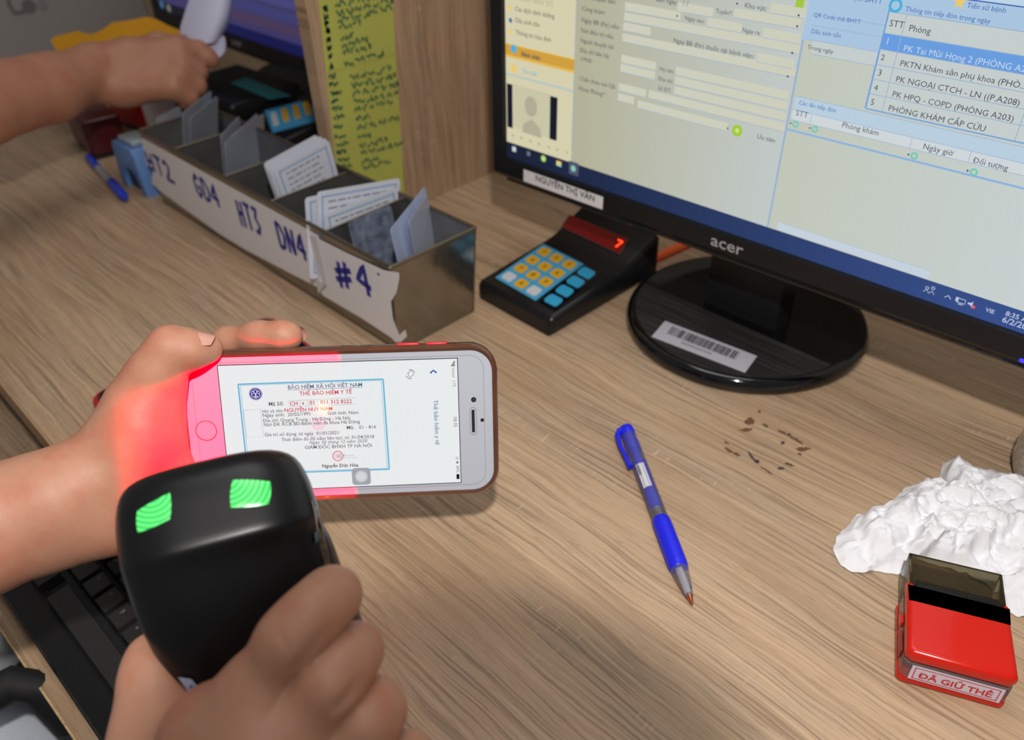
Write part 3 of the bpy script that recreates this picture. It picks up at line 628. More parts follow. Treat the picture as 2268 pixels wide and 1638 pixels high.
mb.build('screen', lmon)

# ================================================================== grey cabinet and yellow holder at the far left
gc = thing('cabinet', 'pale grey cabinet with a small dark emblem at the far left behind the arm', 'cabinet', (-1.52, 0.2, 0))
MGREY = mat('cabinet_grey', (150, 146, 142), 0.6, var=0.02, vs=8)
mb = MB(); mb.box((-1.525, 0.20, 0.26), (0.45, 0.64, 0.52), MGREY, 0.006); mb.build('body', gc)
GP = V3((-1.2995, 0, 0)); GN = V3((1, 0, 0)); GM = Matrix(((0, 0, 1, -1.2992), (1, 0, 0, 0), (0, 1, 0, 0), (0, 0, 0, 1)))
def gp(x, y): q = onpl(x, y, GP, GN); return (q.y, q.z)
mb = MB(); ms = mat('emblem_grey', (104, 98, 100), 0.6)
mb.ribbon([gp(17, -6), gp(20, 8), gp(26, 20), gp(32, 29), gp(44, 28), gp(60, 24), gp(80, 18)], 0.005, ms, 0, M=GM); mb.disc(gp(64, 14), 0.009, ms, 0.0001, 14, M=GM); mb.disc(gp(95, 10), 0.007, mat('emblem_pale', (128, 122, 120), 0.6), 0.0001, 14, M=GM); mb.build('emblem', gc)

mb = MB(); d0, d1 = 0.97, 1.02
ol = [(112, 90), (118, 82), (150, 74), (172, 68), (186, 74), (205, 75), (226, 66), (248, 50), (290, 44), (325, 37), (345, 42), (372, 56), (400, 68), (430, 84), (420, 130), (330, 150), (200, 150), (130, 120)]
a_ = [at(x, y, d0) for x, y in ol]; b_ = [at(x, y, d1) for x, y in ol]; n = len(ol)
mb.add(a_+b_, [tuple(range(n)), tuple(range(n, 2*n))[::-1]]+[(i, i+n, (i+1) % n+n, (i+1) % n) for i in range(n)], mat('yellow_plastic', (196, 138, 10), 0.45, var=0.1, vs=14))
mb.build('holder', None, 'yellow orange plastic holder behind the forearm at the far left', 'holder')

# ================================================================== keypad callers
M_kblue = mat('keypad_blue', (70, 160, 205), 0.45); M_kyel = mat('key_yellow', (222, 168, 30), 0.45); M_kwh = mat('key_white', (200, 204, 208), 0.45); M_kcy = mat('key_cyan', (50, 160, 205), 0.45)
def caller_body(t, M, w=0.088, mblack=None):
    prof = [(0.0, 0.001), (0.0, 0.0135), (0.0035, 0.0175), (0.083, 0.0245), (0.094, 0.0265), (0.128, 0.0400), (0.132, 0.0400), (0.135, 0.037), (0.135, 0.001)]
    MM_ = M @ Matrix(((0, 0, 1, 0), (1, 0, 0, 0), (0, 1, 0, 0), (0, 0, 0, 1)))                    # profile in (y, z), pushed along x
    mb = MB(MM_); mb.prism(prof, 0, w, M_black, 0.0045, 4); mb.build('body', t)
c0 = V3((-0.4495, 0.3905, 0)); KM = yaw(c0, -1.5)
kc = thing('queue_keypad', 'black queue keypad with a glowing red digit between the tin and the monitor base', 'keypad', KM)
caller_body(kc, KM)
s1 = V3((0, 0.0795, 0.007)).normalized(); KN = (KM.to_3x3() @ V3((1, 0, 0))).cross(KM.to_3x3() @ s1).normalized(); KP = KM @ V3((0.04, 0.0035, 0.0175+0.0003))
def kp(px, py, off=0.0): return onpl(px, py, KP + KN*off, KN)
def slab(mb, ps, th, m, nrm):
    n = len(ps); a = [p+nrm*th for p in ps]
    mb.add(a+list(ps), [tuple(range(n)), tuple(range(n, 2*n))[::-1]]+[(i, i+n, (i+1) % n+n, (i+1) % n) for i in range(n)], m)
def qplane(c, sh=None):
    x = (c[1]-c[0]).normalized(); n = (c[1]-c[0]).cross(c[3]-c[0]).normalized(); return x, n.cross(x), n
kq = [kp(1097, 615), kp(1186, 666), kp(1292.4, 585), kp(1203.5, 540.6)]           # lower left, lower right, upper right, upper left
mb = MB(); slab(mb, kq, 0.0004, M_kblue, KN); mb.build('keypad_overlay', kc)
def key_at(name, q, cu, cv, du, dv, m, txt, parent, nrm, th=0.0011):
    ps = [bil(q, cu-du, cv-dv*.6), bil(q, cu-du*.75, cv-dv), bil(q, cu+du*.75, cv-dv), bil(q, cu+du, cv-dv*.6), bil(q, cu+du, cv+dv*.6), bil(q, cu+du*.75, cv+dv), bil(q, cu-du*.75, cv+dv), bil(q, cu-du, cv+dv*.6)]
    mb = MB(); slab(mb, ps, th, m, nrm)
    if txt:
        c = bil(q, cu, cv); x = (q[1]-q[0]).normalized(); y = nrm.cross(x); h = 0.0042
        tv, tf, w = textmesh(txt, 0.02, 0); k = h/0.7 if len(txt) < 2 else 0.0068/w
        mb.add([c + x*(a-w/2)*k + y*(b-0.34)*k + nrm*(th+0.0001) for a, b in tv], tf, M_dark)
    return mb.build(name, parent)
lab = [['', '0', ''], ['7', '8', '9'], ['4', '5', '6'], ['1', '2', '3']]
for r_ in range(4):
    for c_ in range(3):
        white = r_ == 0 and c_ != 1
        key_at('key', kq, (0.19, 0.5, 0.81)[c_], (0.13, 0.37, 0.61, 0.86)[r_], 0.115, 0.085, M_kwh if white else M_kyel, lab[r_][c_], kc, KN)
rq = [kp(1193, 669), kp(1230, 688), kp(1330, 604), kp(1294, 585)]
mb = MB(); slab(mb, rq, 0.0003, M_gloss, KN); mb.build('side_panel', kc)
for v_, tx in zip((0.14, 0.38, 0.62, 0.86), ('GOI', 'LAI', 'UT', 'IN')): key_at('key', rq, 0.5, v_, 0.38, 0.09, M_kcy, None, kc, KN)
s2 = V3((0, 0.034, 0.0135)).normalized(); DN = (KM.to_3x3() @ V3((1, 0, 0))).cross(KM.to_3x3() @ s2).normalized(); DP = KM @ V3((0.04, 0.110, 0.0265+0.0135*16/34))
def dp(px, py): return onpl(px, py, DP + DN*0.0004, DN)
dq = [dp(1246, 502.5), dp(1372, 562), dp(1392, 531), dp(1263, 478)]
mb = MB(); slab(mb, [bil(dq, -.02, -.06), bil(dq, 1.02, -.06), bil(dq, 1.02, 1.06), bil(dq, -.02, 1.06)], 0.0004, mat('window_frame_grey', (62, 48, 50), 0.4), DN); mb.build('window_surround', kc)
mb = MB(); slab(mb, dq, 0.0006, mat('led_window', (90, 6, 8), 0.18, emit=(120, 8, 10), es=0.2), DN)
x_, y_, n_ = qplane(dq); c = bil(dq, 0.90, 0.5)+DN*0.0008
for a, b in (((-.0026, .0036), (.0024, .0036)), ((.0024, .0036), (.0019, .0004)), ((.0017, -.0004), (.0010, -.0038))):
    a = c+x_*a[0]+y_*a[1]; b = c+x_*b[0]+y_*b[1]; mb.tube([a, b], 0.00062, mat('led_red', (255, 60, 30), 0.4, emit=(255, 60, 24), es=3.2), 6)
mb.build('digit_window', kc, 'dark red display window with one lit red digit')

L0_ = yaw(V3((-0.938, 0.440, 0)), 4); kl = thing('queue_keypad', 'black keypad with yellow and white keys behind the tin, half hidden by the partition', 'keypad', L0_)
caller_body(kl, L0_)
FN = (L0_.to_3x3() @ V3((1, 0, 0))).cross(L0_.to_3x3() @ s1).normalized(); FP = L0_ @ V3((0.04, 0.0035, 0.0178))
def lp(px, py): return onpl(px, py, FP, FN)
mb = MB(); slab(mb, [lp(604, 294), lp(722, 262), lp(706, 214), lp(586, 246)], 0.0005, M_kblue, FN); mb.build('keypad_overlay', kl)
for i, (x, y) in enumerate(((609, 263), (632, 254), (657, 247), (681, 239))):
    mb = MB(); slab(mb, [lp(x-3, y+17), lp(x+10, y+13), lp(x+2, y-14), lp(x-10, y-11)], 0.0012, M_kwh if i == 0 else M_kyel, FN); mb.build('key', kl)
CRM = yaw((-1.035, 0.500, 0), 2)
cr = thing('card_reader', 'black desktop box with a teal strip on top, behind the tin under the far monitor', 'card reader', CRM)
mb = MB(CRM); mb.box((0, 0, 0.019), (0.150, 0.105, 0.036), M_black, 0.006); mb.build('body', cr)
mb = MB(); TZ = 0.0376; slab(mb, [on(512, 184, TZ), on(596, 220, TZ), on(644, 212, TZ), on(545, 172, TZ)], 0.0006, mat('teal_strip', (40, 112, 120), 0.35), V3((0, 0, 1))); mb.build('top_strip', cr, 'teal strip')

# ================================================================== small things near the stand
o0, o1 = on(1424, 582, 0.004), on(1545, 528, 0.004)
mb = MB(); mb.tube([o0, o0.lerp(o1, .06), o0.lerp(o1, .9), o1], [0.0026, 0.0036, 0.0036, 0.003], mat('reflection_orange', (226, 104, 52), 0.4, emit=(226, 90, 40), es=0.12), 12); mb.build('reflection_tube', None, 'orange tube standing in for a reflection between the red digit keypad and the monitor stand', 'reflection_tube')  # an orange reflection put in as a faintly glowing tube
q = on(1046, 548, 0.0); mb = MB(); mb.box((q.x, q.y, 0.004), (0.008, 0.006, 0.008), mat('white_plastic', (214, 212, 206), 0.4), 0.0015); mb.build('plug', None, 'tiny white plastic plug behind the right end of the tin', 'plug')

# ================================================================== divided metal tin
TH = 0.078; TA = (-0.846, 0.2945); TB = (-0.4315, 0.2935); TC_ = (-0.4305, 0.3765); TD = (-0.846, 0.3775)
steel = mat('stainless_sheet', (150, 146, 138), 0.16, metal=0.92, var=0.12, vs=30, bump=(22, 0.35, 0.002)); steel_d = mat('stainless_inner', (150, 148, 146), 0.26, metal=0.85, var=0.2, vs=25)
rimm = mat('rolled_rim', (122, 112, 96), 0.3, metal=0.85)
tin = thing('divided_tin', 'long stainless steel tin with dividers holding insurance cards, paper labels on its side', 'metal tin', (-0.638, 0.335, 0))
tp = [V3((*TA, TH)), V3((*TB, TH)), V3((*TC_, TH)), V3((*TD, TH))]
bt = [V3((TA[0]+.004, TA[1]+.001, 0.0006)), V3((TB[0]-.006, TB[1]+.001, 0.0006)), V3((TC_[0]-.006, TC_[1]-.003, 0.0006)), V3((TD[0]+.004, TD[1]-.003, 0.0006))]
def sheet(mb, ps, nrm, th, m): slab(mb, ps, th, m, V3(nrm))
mb = MB(); cen = V3((-0.638, 0.335, 0.04))
for i in range(4):
    j = (i+1) % 4; n = (bt[j]-bt[i]).cross(tp[i]-bt[i]).normalized(); n = n if n.dot(cen-bt[i]) > 0 else -n
    mb.add([bt[i], bt[j], tp[j], tp[i]], [(0, 1, 2, 3)], steel); k = [bt[i]+n*.0007, bt[j]+n*.0007, tp[j]+n*.0007, tp[i]+n*.0007]; mb.add(k, [(3, 2, 1, 0)], steel_d)
mb.add(bt+[p+V3((0, 0, .0006)) for p in bt], [(0, 3, 2, 1), (4, 5, 6, 7)], steel_d)
mb.build('shell', tin)
mb = MB()
for i in range(4): mb.tube([tp[i], tp[(i+1) % 4]], 0.0016, rimm, 8)
for p in tp: mb.add(*(lambda: ([p+V3(v)*0.0017 for v in ((1, 0, 0), (-1, 0, 0), (0, 1, 0), (0, -1, 0), (0, 0, 1), (0, 0, -1))], [(0, 2, 4), (2, 1, 4), (1, 3, 4), (3, 0, 4), (2, 0, 5), (1, 2, 5), (3, 1, 5), (0, 3, 5)]))(), rimm, True)
mb.build('rim', tin)
mb = MB(); e_ = 0.0007
mb.tube([tp[2], bt[2]], e_, rimm, 6); mb.tube([tp[1], bt[1]], e_, rimm, 6); mb.tube([bt[1], bt[2]], 0.0010, rimm, 6); mb.tube([bt[0], bt[1]], 0.0008, rimm, 6); mb.build('seam', tin)
DIVX = [on(x, y, TH).x for x, y in ((398, 322), (503, 384), (604, 439), (724, 505))]
for x in DIVX:
    mb = MB(); mb.box((x, 0.3355, 0.0385), (0.0008, 0.0805, 0.0745), steel_d); mb.tube([(x, 0.2965, TH-.002), (x, 0.3745, TH-.002)], 0.0011, rimm, 6); mb.build('divider', tin)
# paper strips and handwriting on the long side
SN = (bt[1]-bt[0]).cross(tp[0]-bt[0]).normalized(); SN = -SN if SN.y > 0 else SN
def tinp(px, py, off=0.0): return onpl(px, py, tp[0]+SN*off, SN)
def strip(name, poly, off, label):
    mb = MB(); ps = [tinp(x, y, off) for x, y in poly]; slab(mb, ps, 0.0002, M_white, SN); return mb.build(name, tin, label)
s_a = strip('label_strip', [(312, 304), (360, 330), (430, 369), (560, 441), (705, 521), (712, 560), (722, 645), (640, 603), (545, 553), (490, 520), (420, 470), (356, 424), (336, 405), (340, 372), (326, 366), (320, 340)], 0.0004, 'long white paper strip with four blue handwritten codes')
s_b = strip('label_strip', [(686, 518), (760, 556), (850, 598), (884, 604), (884, 618), (878, 648), (866, 668), (870, 705), (884, 742), (898, 730), (901, 745), (888, 757), (876, 757), (868, 748), (800, 703), (716, 654), (705, 640), (700, 590)], 0.0009, 'torn white paper with a blue handwritten number')
mb = MB(); fl = [tinp(686, 519, .0012), tinp(700, 525, .004), tinp(722, 628, .005), tinp(706, 650, .0016), tinp(692, 585, .0012)]
mb.add(fl+[p+SN*0.0002 for p in fl], [tuple(range(5)), tuple(range(5, 10))[::-1]], M_white); mb.build('folded_corner', s_b)
GL = {'4': [[(.72, 0), (.66, 1), (0, .36), (1, .34)]], 'D': [[(.08, 0), (.04, 1)], [(.04, 1), (.5, .92), (.92, .55), (.7, .12), (.08, 0)]], 'N': [[(.06, 0), (.05, 1)], [(.05, 1), (.75, .02)], [(.75, .02), (.85, 1)]],
      'H': [[(.08, 0), (.1, 1)], [(.75, 0), (.78, 1)], [(-.05, .55), (.95, .5)]], 'T': [[(-.05, 1), (1, .95)], [(.5, .97), (.45, 0)]], '3': [[(.05, .95), (.8, .95), (.4, .58), (.85, .3), (.45, 0), (0, .1)]],
      'G': [[(.85, .82), (.5, 1), (.1, .7), (.1, .2), (.5, 0), (.85, .2), (.85, .45), (.45, .47)]], '2': [[(.05, .8), (.4, 1), (.8, .75), (.5, .35), (.02, .02), (1.1, .0)]],
      '#': [[(.22, 0), (.30, 1)], [(.62, 0), (.72, 1)], [(-.05, .33), (1.0, .36)], [(-.02, .66), (1.05, .68)]]}
def scrawl(txt, bl, br, h, w, parent, off):
    mb = MB(); n = len(txt); cwid = 1.0/(n+(n-1)*0.28)
    ax = (bt[1]-bt[0]).normalized(); az_ = SN.cross(ax); az_ = az_ if az_.z > 0 else -az_
    O = tinp(*bl, off); E = tinp(*br, off); F_ = Matrix((ax, az_, ax.cross(az_))).transposed().to_4x4(); F_.translation = O; L = (E-O)
    ux, uy = L.dot(ax), L.dot(az_)
    for i, ch in enumerate(txt):
        o = i*cwid*1.28
        for st_ in GL[ch]:
            pts = [((o+u*cwid)*ux, (o+u*cwid)*uy+v*h) for u, v in st_]
            dense = []
            for a, b in zip(pts[:-1], pts[1:]): dense += [(a[0]+(b[0]-a[0])*k/4, a[1]+(b[1]-a[1])*k/4) for k in range(4)]
            dense.append(pts[-1]); mb.ribbon(dense, w, M_ink, 0.0 if ax.cross(az_).dot(SN) > 0 else 0.0, M=F_)
    mb.build('handwriting', parent)
scrawl('HT2', (333, 376), (386, 405), 0.021, 0.0042, s_a, 0.0009)
scrawl('GD4', (438, 432), (490, 462), 0.023, 0.0042, s_a, 0.0009)
scrawl('HT3', (536, 500), (582, 521), 0.026, 0.0042, s_a, 0.0009)
scrawl('DN4', (622, 548), (682, 580), 0.025, 0.0044, s_a, 0.0009)
scrawl('#', (750, 636), (782, 640), 0.024, 0.0050, s_b, 0.0014)
scrawl('4', (796, 642), (826, 662), 0.027, 0.0050, s_b, 0.0014)
mb = MB(); q = tinp(838, 607, 0.0014); mb.add([q+V3((.0014*math.cos(a), 0, .0014*math.sin(a))) for a in [k*math.pi/5 for k in range(10)]], [tuple(range(10))], M_ink); mb.build('ink_dot', s_b)

# cards standing in the tin
M_card = mat('card_stock', (206, 210, 222), 0.4); M_cardb = mat('card_border_blue', (120, 164, 206), 0.5); M_cardt = mat('card_print', (120, 124, 140), 0.6); M_sleeve = mat('clear_sleeve', (170, 176, 196), 0.12, trans=0.0, spec=0.7, coat=0.6)
M_cgrey = mat('card_grey', (164, 168, 178), 0.25, coat=0.5)
def card(label, group, tl, tr, x,  lean=0.0, h=0.06, plain=None, yawd=0.0, z0=None):
    n = V3((math.cos(lean)*math.cos(yawd), math.sin(yawd), math.sin(lean))).normalized(); P0 = V3((x, 0.33, 0.07))
    a, b = onpl(*tl, P0, n), onpl(*tr, P0, n)
    if x > 50:                                                  # top edge level, at height x-100
        a, b = on(*tl, x-100), on(*tr, x-100); e0 = (b-a).normalized(); n0 = e0.cross(V3((0, 0, 1))); n = (n0*math.cos(lean)+V3((0, 0, 1))*math.sin(lean)).normalized()
    ex = (b-a).normalized(); w = (b-a).length; ez = n.cross(ex); ez = ez if ez.z > 0 else -ez
    o = a - ez*h; zlow = min(o.z, (b-ez*h).z)
    if zlow < 0.0022: h -= (0.0022-zlow)/ez.z; o = a-ez*h
    M = frame(o, ex, -n, ez); mb = MB(M)
    mc = plain or M_card
    mb.prism([(x_, y_) for x_, y_ in rrect(w, h, 0.003, 3, w/2, h/2)], 0, 0.0004, mc, M=Matrix(((1, 0, 0, 0), (0, 0, -1, 0.0002), (0, 1, 0, 0), (0, 0, 0, 1))), smooth=False)
    T = Matrix(((1, 0, 0, 0), (0, 0, -1, -0.0003), (0, 1, 0, 0), (0, 0, 0, 1)))
    if not plain:
        m_ = 0.004
        for r0 in ((m_, m_, w-m_, m_+.0012), (m_, h-m_-.0012, w-m_, h-m_), (m_, m_, m_+.0012, h-m_), (w-m_-.0012, m_, w-m_, h-m_)):
            mb.quad([(r0[0], r0[1], 0), (r0[2], r0[1], 0), (r0[2], r0[3], 0), (r0[0], r0[3], 0)], M_cardb, M=T)
        random.seed(int(tl[0])); y = h-0.010
        while y > 0.012:
            xx = 0.010
            while xx < w-0.014:
                l = random.uniform(.002, .009); mb.quad([(xx, y, 0), (min(xx+l, w-.008), y, 0), (min(xx+l, w-.008), y+.0013, 0), (xx, y+.0013, 0)], M_cardt, M=T); xx += l+.0018
            y -= 0.0055
    return mb.build('insurance_card', None, label, 'card', group, origin=M)
G1, G2, G3 = 'cards standing in the divided tin', 'cards standing in the divided tin', 'cards standing in the divided tin'
d = DIVX
def fx(px, py): return on(px, py, TH).x
# far compartments
card('foremost grey card sleeve at the far left end of the tin', G1, (420, 262), (482, 212), 100.096, -0.25, 0.062, M_cgrey)
card('tallest grey card sleeve at the far left end of the tin', G1, (404, 250), (468, 200), 100.100, -0.25, 0.062, M_cgrey)
card('furthest grey card lying low in the far left end of the tin', G1, (345, 262), (400, 232), 100.082, -0.20, 0.055, M_cgrey)
card('silvery card sleeve with a bright edge in the second compartment from the left', G1, (497, 318), (570, 250), 100.092, -0.15, 0.06, M_sleeve)
card('grey card leaning behind the silvery sleeve in the second compartment', G1, (512, 300), (585, 250), 100.088, -0.25, 0.06, M_cgrey)
card('thin grey card at the back of the second compartment', G1, (488, 300), (530, 256), 100.094, -0.15, 0.058, M_cgrey)
# third: white pile
card('foremost white card with blue frame in the middle pile of the tin', G2, (605, 376), (728, 310), d[2]-0.004, -0.10, 0.066)
card('second white card from the front in the middle pile of the tin', G2, (594, 372), (722, 304), d[2]-0.008, -0.10, 0.066)
card('third white card from the front in the middle pile of the tin', G2, (588, 366), (712, 300), d[2]-0.013, -0.10, 0.066)
card('rearmost white card in the middle pile of the tin', G2, (583, 362), (702, 297), d[2]-0.018, -0.12, 0.066)
# fourth: two slanting cards
card('slanting white card in front, half hidden by the last divider of the tin', G3, (716, 474), (880, 414), d[3]-0.006, -0.02, 0.070)
card('white card with blue frame standing tallest beside the last divider', G3, (702, 425), (886, 394), d[3]-0.013, 0.02, 0.078)
card('white card peeping out at the left behind the tallest white card', G3, (675, 438), (800, 412), d[3]-0.020, 0.02, 0.070)
# nearest compartment
card('bluish clear sleeve of cards leaning in the nearest compartment of the tin', G3, (864, 508), (941, 412), 100.094, 0.10, 0.074, mat('sleeve_blue', (168, 180, 214), 0.2, coat=0.5, var=0.15, vs=40))
card('pale clear sleeve right behind the bluish sleeve in the nearest compartment', G3, (905, 490), (946, 430), 100.090, 0.06, 0.074, M_sleeve)
card('dark patterned card lying against the last divider in the nearest compartment', G3, (770, 492), (865, 452), d[3]+0.006, 0.10, 0.060, mat('card_patterned', (104, 112, 130), 0.4, var=0.5, vs=120))

# ================================================================== stamps and pen at the far left
def boxthing(name, label, cat, parts, group=None, base=None):
    t = thing(name, label, cat, base, group)
    for pn, f in parts: mb = MB(t.matrix_world.copy()); f(mb); mb.build(pn, t)
    return t
M_dred = mat('dark_red_plastic', (74, 22, 26), 0.3); M_red = mat('red_plastic', (196, 26, 20), 0.28, spec=0.5); M_lblue = mat('light_blue_plastic', (92, 130, 186), 0.45)
b0 = yaw(on(188, 338, 0), -6)
boxthing('stamp', 'dark red box shaped stamp standing at the far left under the forearm', 'stamp', [('body', lambda m: m.box((0, 0.022, 0.026), (0.076, 0.044, 0.042), M_dred, 0.004)), ('base', lambda m: m.box((0, 0.022, 0.003), (0.070, 0.040, 0.006), M_black, 0.001))], base=b0)
b0 = yaw(on(232, 308, 0), 8)
boxthing('stamp', 'bright red stamp with a white label end behind the dark red one', 'stamp', [('body', lambda m: m.box((0.0, 0.062, 0.030), (0.085, 0.050, 0.050), M_red, 0.006)), ('base', lambda m: m.box((0, 0.062, 0.003), (0.075, 0.044, 0.006), M_black, 0.001)), ('label_plate', lambda m: m.box((0.044, 0.060, 0.032), (0.006, 0.044, 0.040), M_white, 0.002))], base=b0)
b0 = yaw(on(410, 238, 0), -10)
boxthing('ink_pad', 'red ink pad under the far hand beyond the metal tin', 'ink pad', [('lid', lambda m: m.box((0, 0.0, 0.020), (0.070, 0.050, 0.012), M_red, 0.005)), ('tray', lambda m: m.box((0, 0, 0.007), (0.066, 0.048, 0.014), M_dred, 0.003))], base=b0)
b0 = yaw(on(292, 426, 0)+V3((0, 0.004, 0)), 2)
def arch(m):
    p = [(-0.029, 0), (-0.017, 0), (-0.017, 0.010), (-0.012, 0.021), (0, 0.026), (0.012, 0.021), (0.017, 0.010), (0.017, 0), (0.029, 0), (0.028, 0.020), (0.025, 0.045), (0.022, 0.052), (-0.022, 0.052), (-0.025, 0.045), (-0.028, 0.020)]
    m.prism(p, -0.034, 0.0, M_lblue, 0.0018, 2, M=Matrix(((1, 0, 0, 0), (0, 0, -1, 0), (0, 1, 0, 0), (0, 0, 0, 1))))
boxthing('dater_stamp', 'light blue arch shaped self inking stamp at the far left end of the tin', 'stamp', [('body', arch), ('ink_block', lambda m: m.box((0, 0.018, 0.010), (0.034, 0.026, 0.018), M_black, 0.001)),
    ('top_cap', lambda m: m.box((0, 0.017, 0.055), (0.034, 0.022, 0.006), mat('cap_grey_blue', (150, 162, 170), 0.4), 0.002)), ('side_grip', lambda m: m.box((0.0, 0.0365, 0.036), (0.030, 0.004, 0.020), M_lblue, 0.001))], base=b0)
def cappen(name, label, p0, p1, cap, body):
    t = thing(name, label, 'pen', p0); v = p1-p0
    f = lambda k: p0+v*k
    mb = MB(); mb.tube([f(.28), f(.64)], 0.0042, body, 12); mb.build('barrel', t)
    mb = MB(); mb.tube([f(0), f(.02), f(.26), f(.30)], [0.003, 0.0046, 0.0046, 0.0042], cap, 12); mb.build('end_cap', t)
    mb = MB(); mb.tube([f(.62), f(.64), f(.94), f(1)], [0.0044, 0.0055, 0.0050, 0.002], cap, 12); mb.build('grip', t)
    return t
cappen('ballpoint_pen', 'blurred blue and grey pen beside the light blue stamp', on(195, 347, .0055), on(279, 440, .0055), mat('pen_blue', (30, 60, 190), 0.3), mat('pen_grey', (150, 148, 150), 0.3))

# ================================================================== red phone lying on the desk
RM = yaw((-0.5125, 0.172, 0), 89.0)
rp = thing('smartphone', 'smartphone in a red case lying face up on the desk under the hand', 'phone', RM)
mb = MB(RM); mb.prism(rrect(0.150, 0.076, 0.012, 6), 0.0, 0.0095, mat('case_red', (176, 34, 44), 0.4), 0.0030, 4); mb.build('case', rp)
mb = MB(RM); mb.prism(rrect(0.143, 0.069, 0.010, 6), 0.0094, 0.0101, mat('glass_black', (14, 14, 18), 0.05, spec=0.8, coat=1.0), 0.0003, 2); mb.build('screen', rp)

# ================================================================== keyboard on the tray
KB = Matrix.Translation(V3((-0.630, -0.0125, -0.085))) @ Matrix.Rotation(R(1.5), 4, 'Z')
kb = thing('keyboard', 'black keyboard on the pull out tray at the lower left', 'keyboard', KB)
mb = MB(KB); mb.prism(rrect(0.52, 0.175, 0.006, 4, 0.26, 0.0875), 0, 0.012, M_blackm, 0.003, 3); mb.build('case', kb)
mb = MB(KB); mb.prism(rrect(0.505, 0.022, 0.004, 4, 0.26, 0.012), 0.0118, 0.0140, M_black, 0.001, 2); mb.build('palm_rest', kb)
M_key = mat('key_black', (40, 38, 38), 0.5); M_keyl = mat('key_print', (104, 104, 110), 0.5)
def key(x, y, w, ch=None, d_=0.0165):
    mb = MB(KB); a = 0.0012
    mb.add([(x-w/2, y-d_/2, .012), (x+w/2, y-d_/2, .012), (x+w/2, y+d_/2, .012), (x-w/2, y+d_/2, .012), (x-w/2+a, y-d_/2+a, .0198), (x+w/2-a, y-d_/2+a, .0198), (x+w/2-a, y+d_/2-a, .0205), (x-w/2+a, y+d_/2-a, .0205)],
           [(4, 5, 6, 7), (0, 1, 5, 4), (1, 2, 6, 5), (2, 3, 7, 6), (3, 0, 4, 7), (3, 2, 1, 0)], M_key)
    if ch: mb.text(ch, (x-0.0045, y+0.001), (x-0.0015, y+0.001), M_keyl, 0.0207)
    mb.build('key', kb)
rowsK = [(0.0265, [(0.022, .030, None), (0.052, .024, None), (0.079, .022, None), (0.104, .022, None), (0.135, .030, None), (0.218, .112, None), (0.288, .022, None), (0.313, .022, None), (0.338, .022, None), (0.366, .030, None)]),
         (0.0475, [(0.030, .045, None)] + [(0.063+0.019*i+0.0, .0172, ch) for i, ch in enumerate(' ZXCVBNM,./')] + [(0.290, .040, None)]),
         (0.0665, [(0.027, .040, None)] + [(0.058+0.019*i, .0172, ch) for i, ch in enumerate('ASDFGHJKL;')] + [(0.262, .040, None)]),
         (0.0855, [(0.022, .030, None)] + [(0.048+0.019*i, .0172, ch) for i, ch in enumerate('QWERTYUIOP')] + [(0.250, .030, None)]),
         (0.1045, [(0.020, .024, None)] + [(0.042+0.019*i, .0172, ch) for i, ch in enumerate('1234567890')] + [(0.250, .030, None)])]
for y, ks in rowsK:
    for x, w, ch in ks: key(x, y, w, ch if ch and ch != ' ' else None)

# ================================================================== blue pen in front
PB = mat('pen_royal_blue', (34, 40, 226), 0.35, spec=0.4); PCL = mat('pen_clear', (225, 225, 235), 0.06, trans=0.92, ior=1.3)
pa, pb_ = on(1389, 954, 0.0058), on(1534, 1338, 0.0030); pv = pb_-pa; pd = pv.normalized(); plen = pv.length
pn = thing('ballpoint_pen', 'royal blue ballpoint pen with a clear barrel lying in front of the monitor base', 'pen', pa)
f = lambda k: pa+pv*k
mb = MB(); mb.tube([f(-.022), f(-.018), f(0.0), f(.030), f(.034)], [.0030, .0045, .0048, .0048, .0044], PB, 20)
mb.build('cap', pn)
mb = MB(); side = -pd.cross(V3((0, 0, 1))).normalized()
cs = [f(-.002)+side*-.0052+V3((0, 0, .0012)), f(.03)+side*-.0078+V3((0, 0, .0014)), f(.10)+side*-.0083+V3((0, 0, .0010)), f(.21)+side*-.0072+V3((0, 0, .0008)), f(.245)+side*-.0066+V3((0, 0, .0006))]
mb.tube(cs, [.0020, .0019, .0015, .0015, .0019], PB, 10); mb.tube([f(0.0), f(-.002)+side*-.0052+V3((0, 0, .0012))], .0024, PB, 8); mb.build('clip', pn)
mb = MB(); mb.tube([f(.032), f(.10), f(.58)], [.0044, .0050, .0050], PCL, 20); mb.build('barrel', pn)
mb = MB(); mb.tube([f(.035), f(.14), f(.145), f(.21), f(.215), f(.50), f(.505)], [.0034, .0034, .0022, .0022, .0031, .0028, .0010], PB, 14); mb.tube([f(.50), f(.60)], .0014, mat('refill_white', (220, 222, 228), 0.4), 10)
mb.build('refill', pn)
mb = MB()
for k in range(6): mb.tube([f(.515+k*.012), f(.519+k*.012)], .0036, mat('spring_steel', (190, 190, 198), 0.25, metal=0.9), 12)
mb.build('spring', pn)
mb = MB(); mb.tube([f(.565), f(.575), f(.60), f(.80), f(.828), f(.832)], [.0050, .0056, .0058, .0058, .0054, .0050], PB, 24); mb.build('grip', pn)
mb = MB(); mb.tube([f(.828), f(.84), f(.90), f(.965)], [.0050, .0050, .0038, .0020], PCL, 20); mb.build('nose_cone', pn)
mb = MB(); mb.tube([f(.80), f(.95)], .0016, mat('refill_white', (220, 222, 228), 0.4), 12); mb.build('refill_tip', pn)
mb = MB(); mb.tube([f(.955), f(.965), f(.985), f(1.0)], [.0019, .0018, .0011, .0004], mat('brass_tip', (190, 120, 80), 0.25, metal=0.9), 12); mb.build('point', pn)
mb = MB(); up_ = V3((0, 0, 1)); s3 = -side
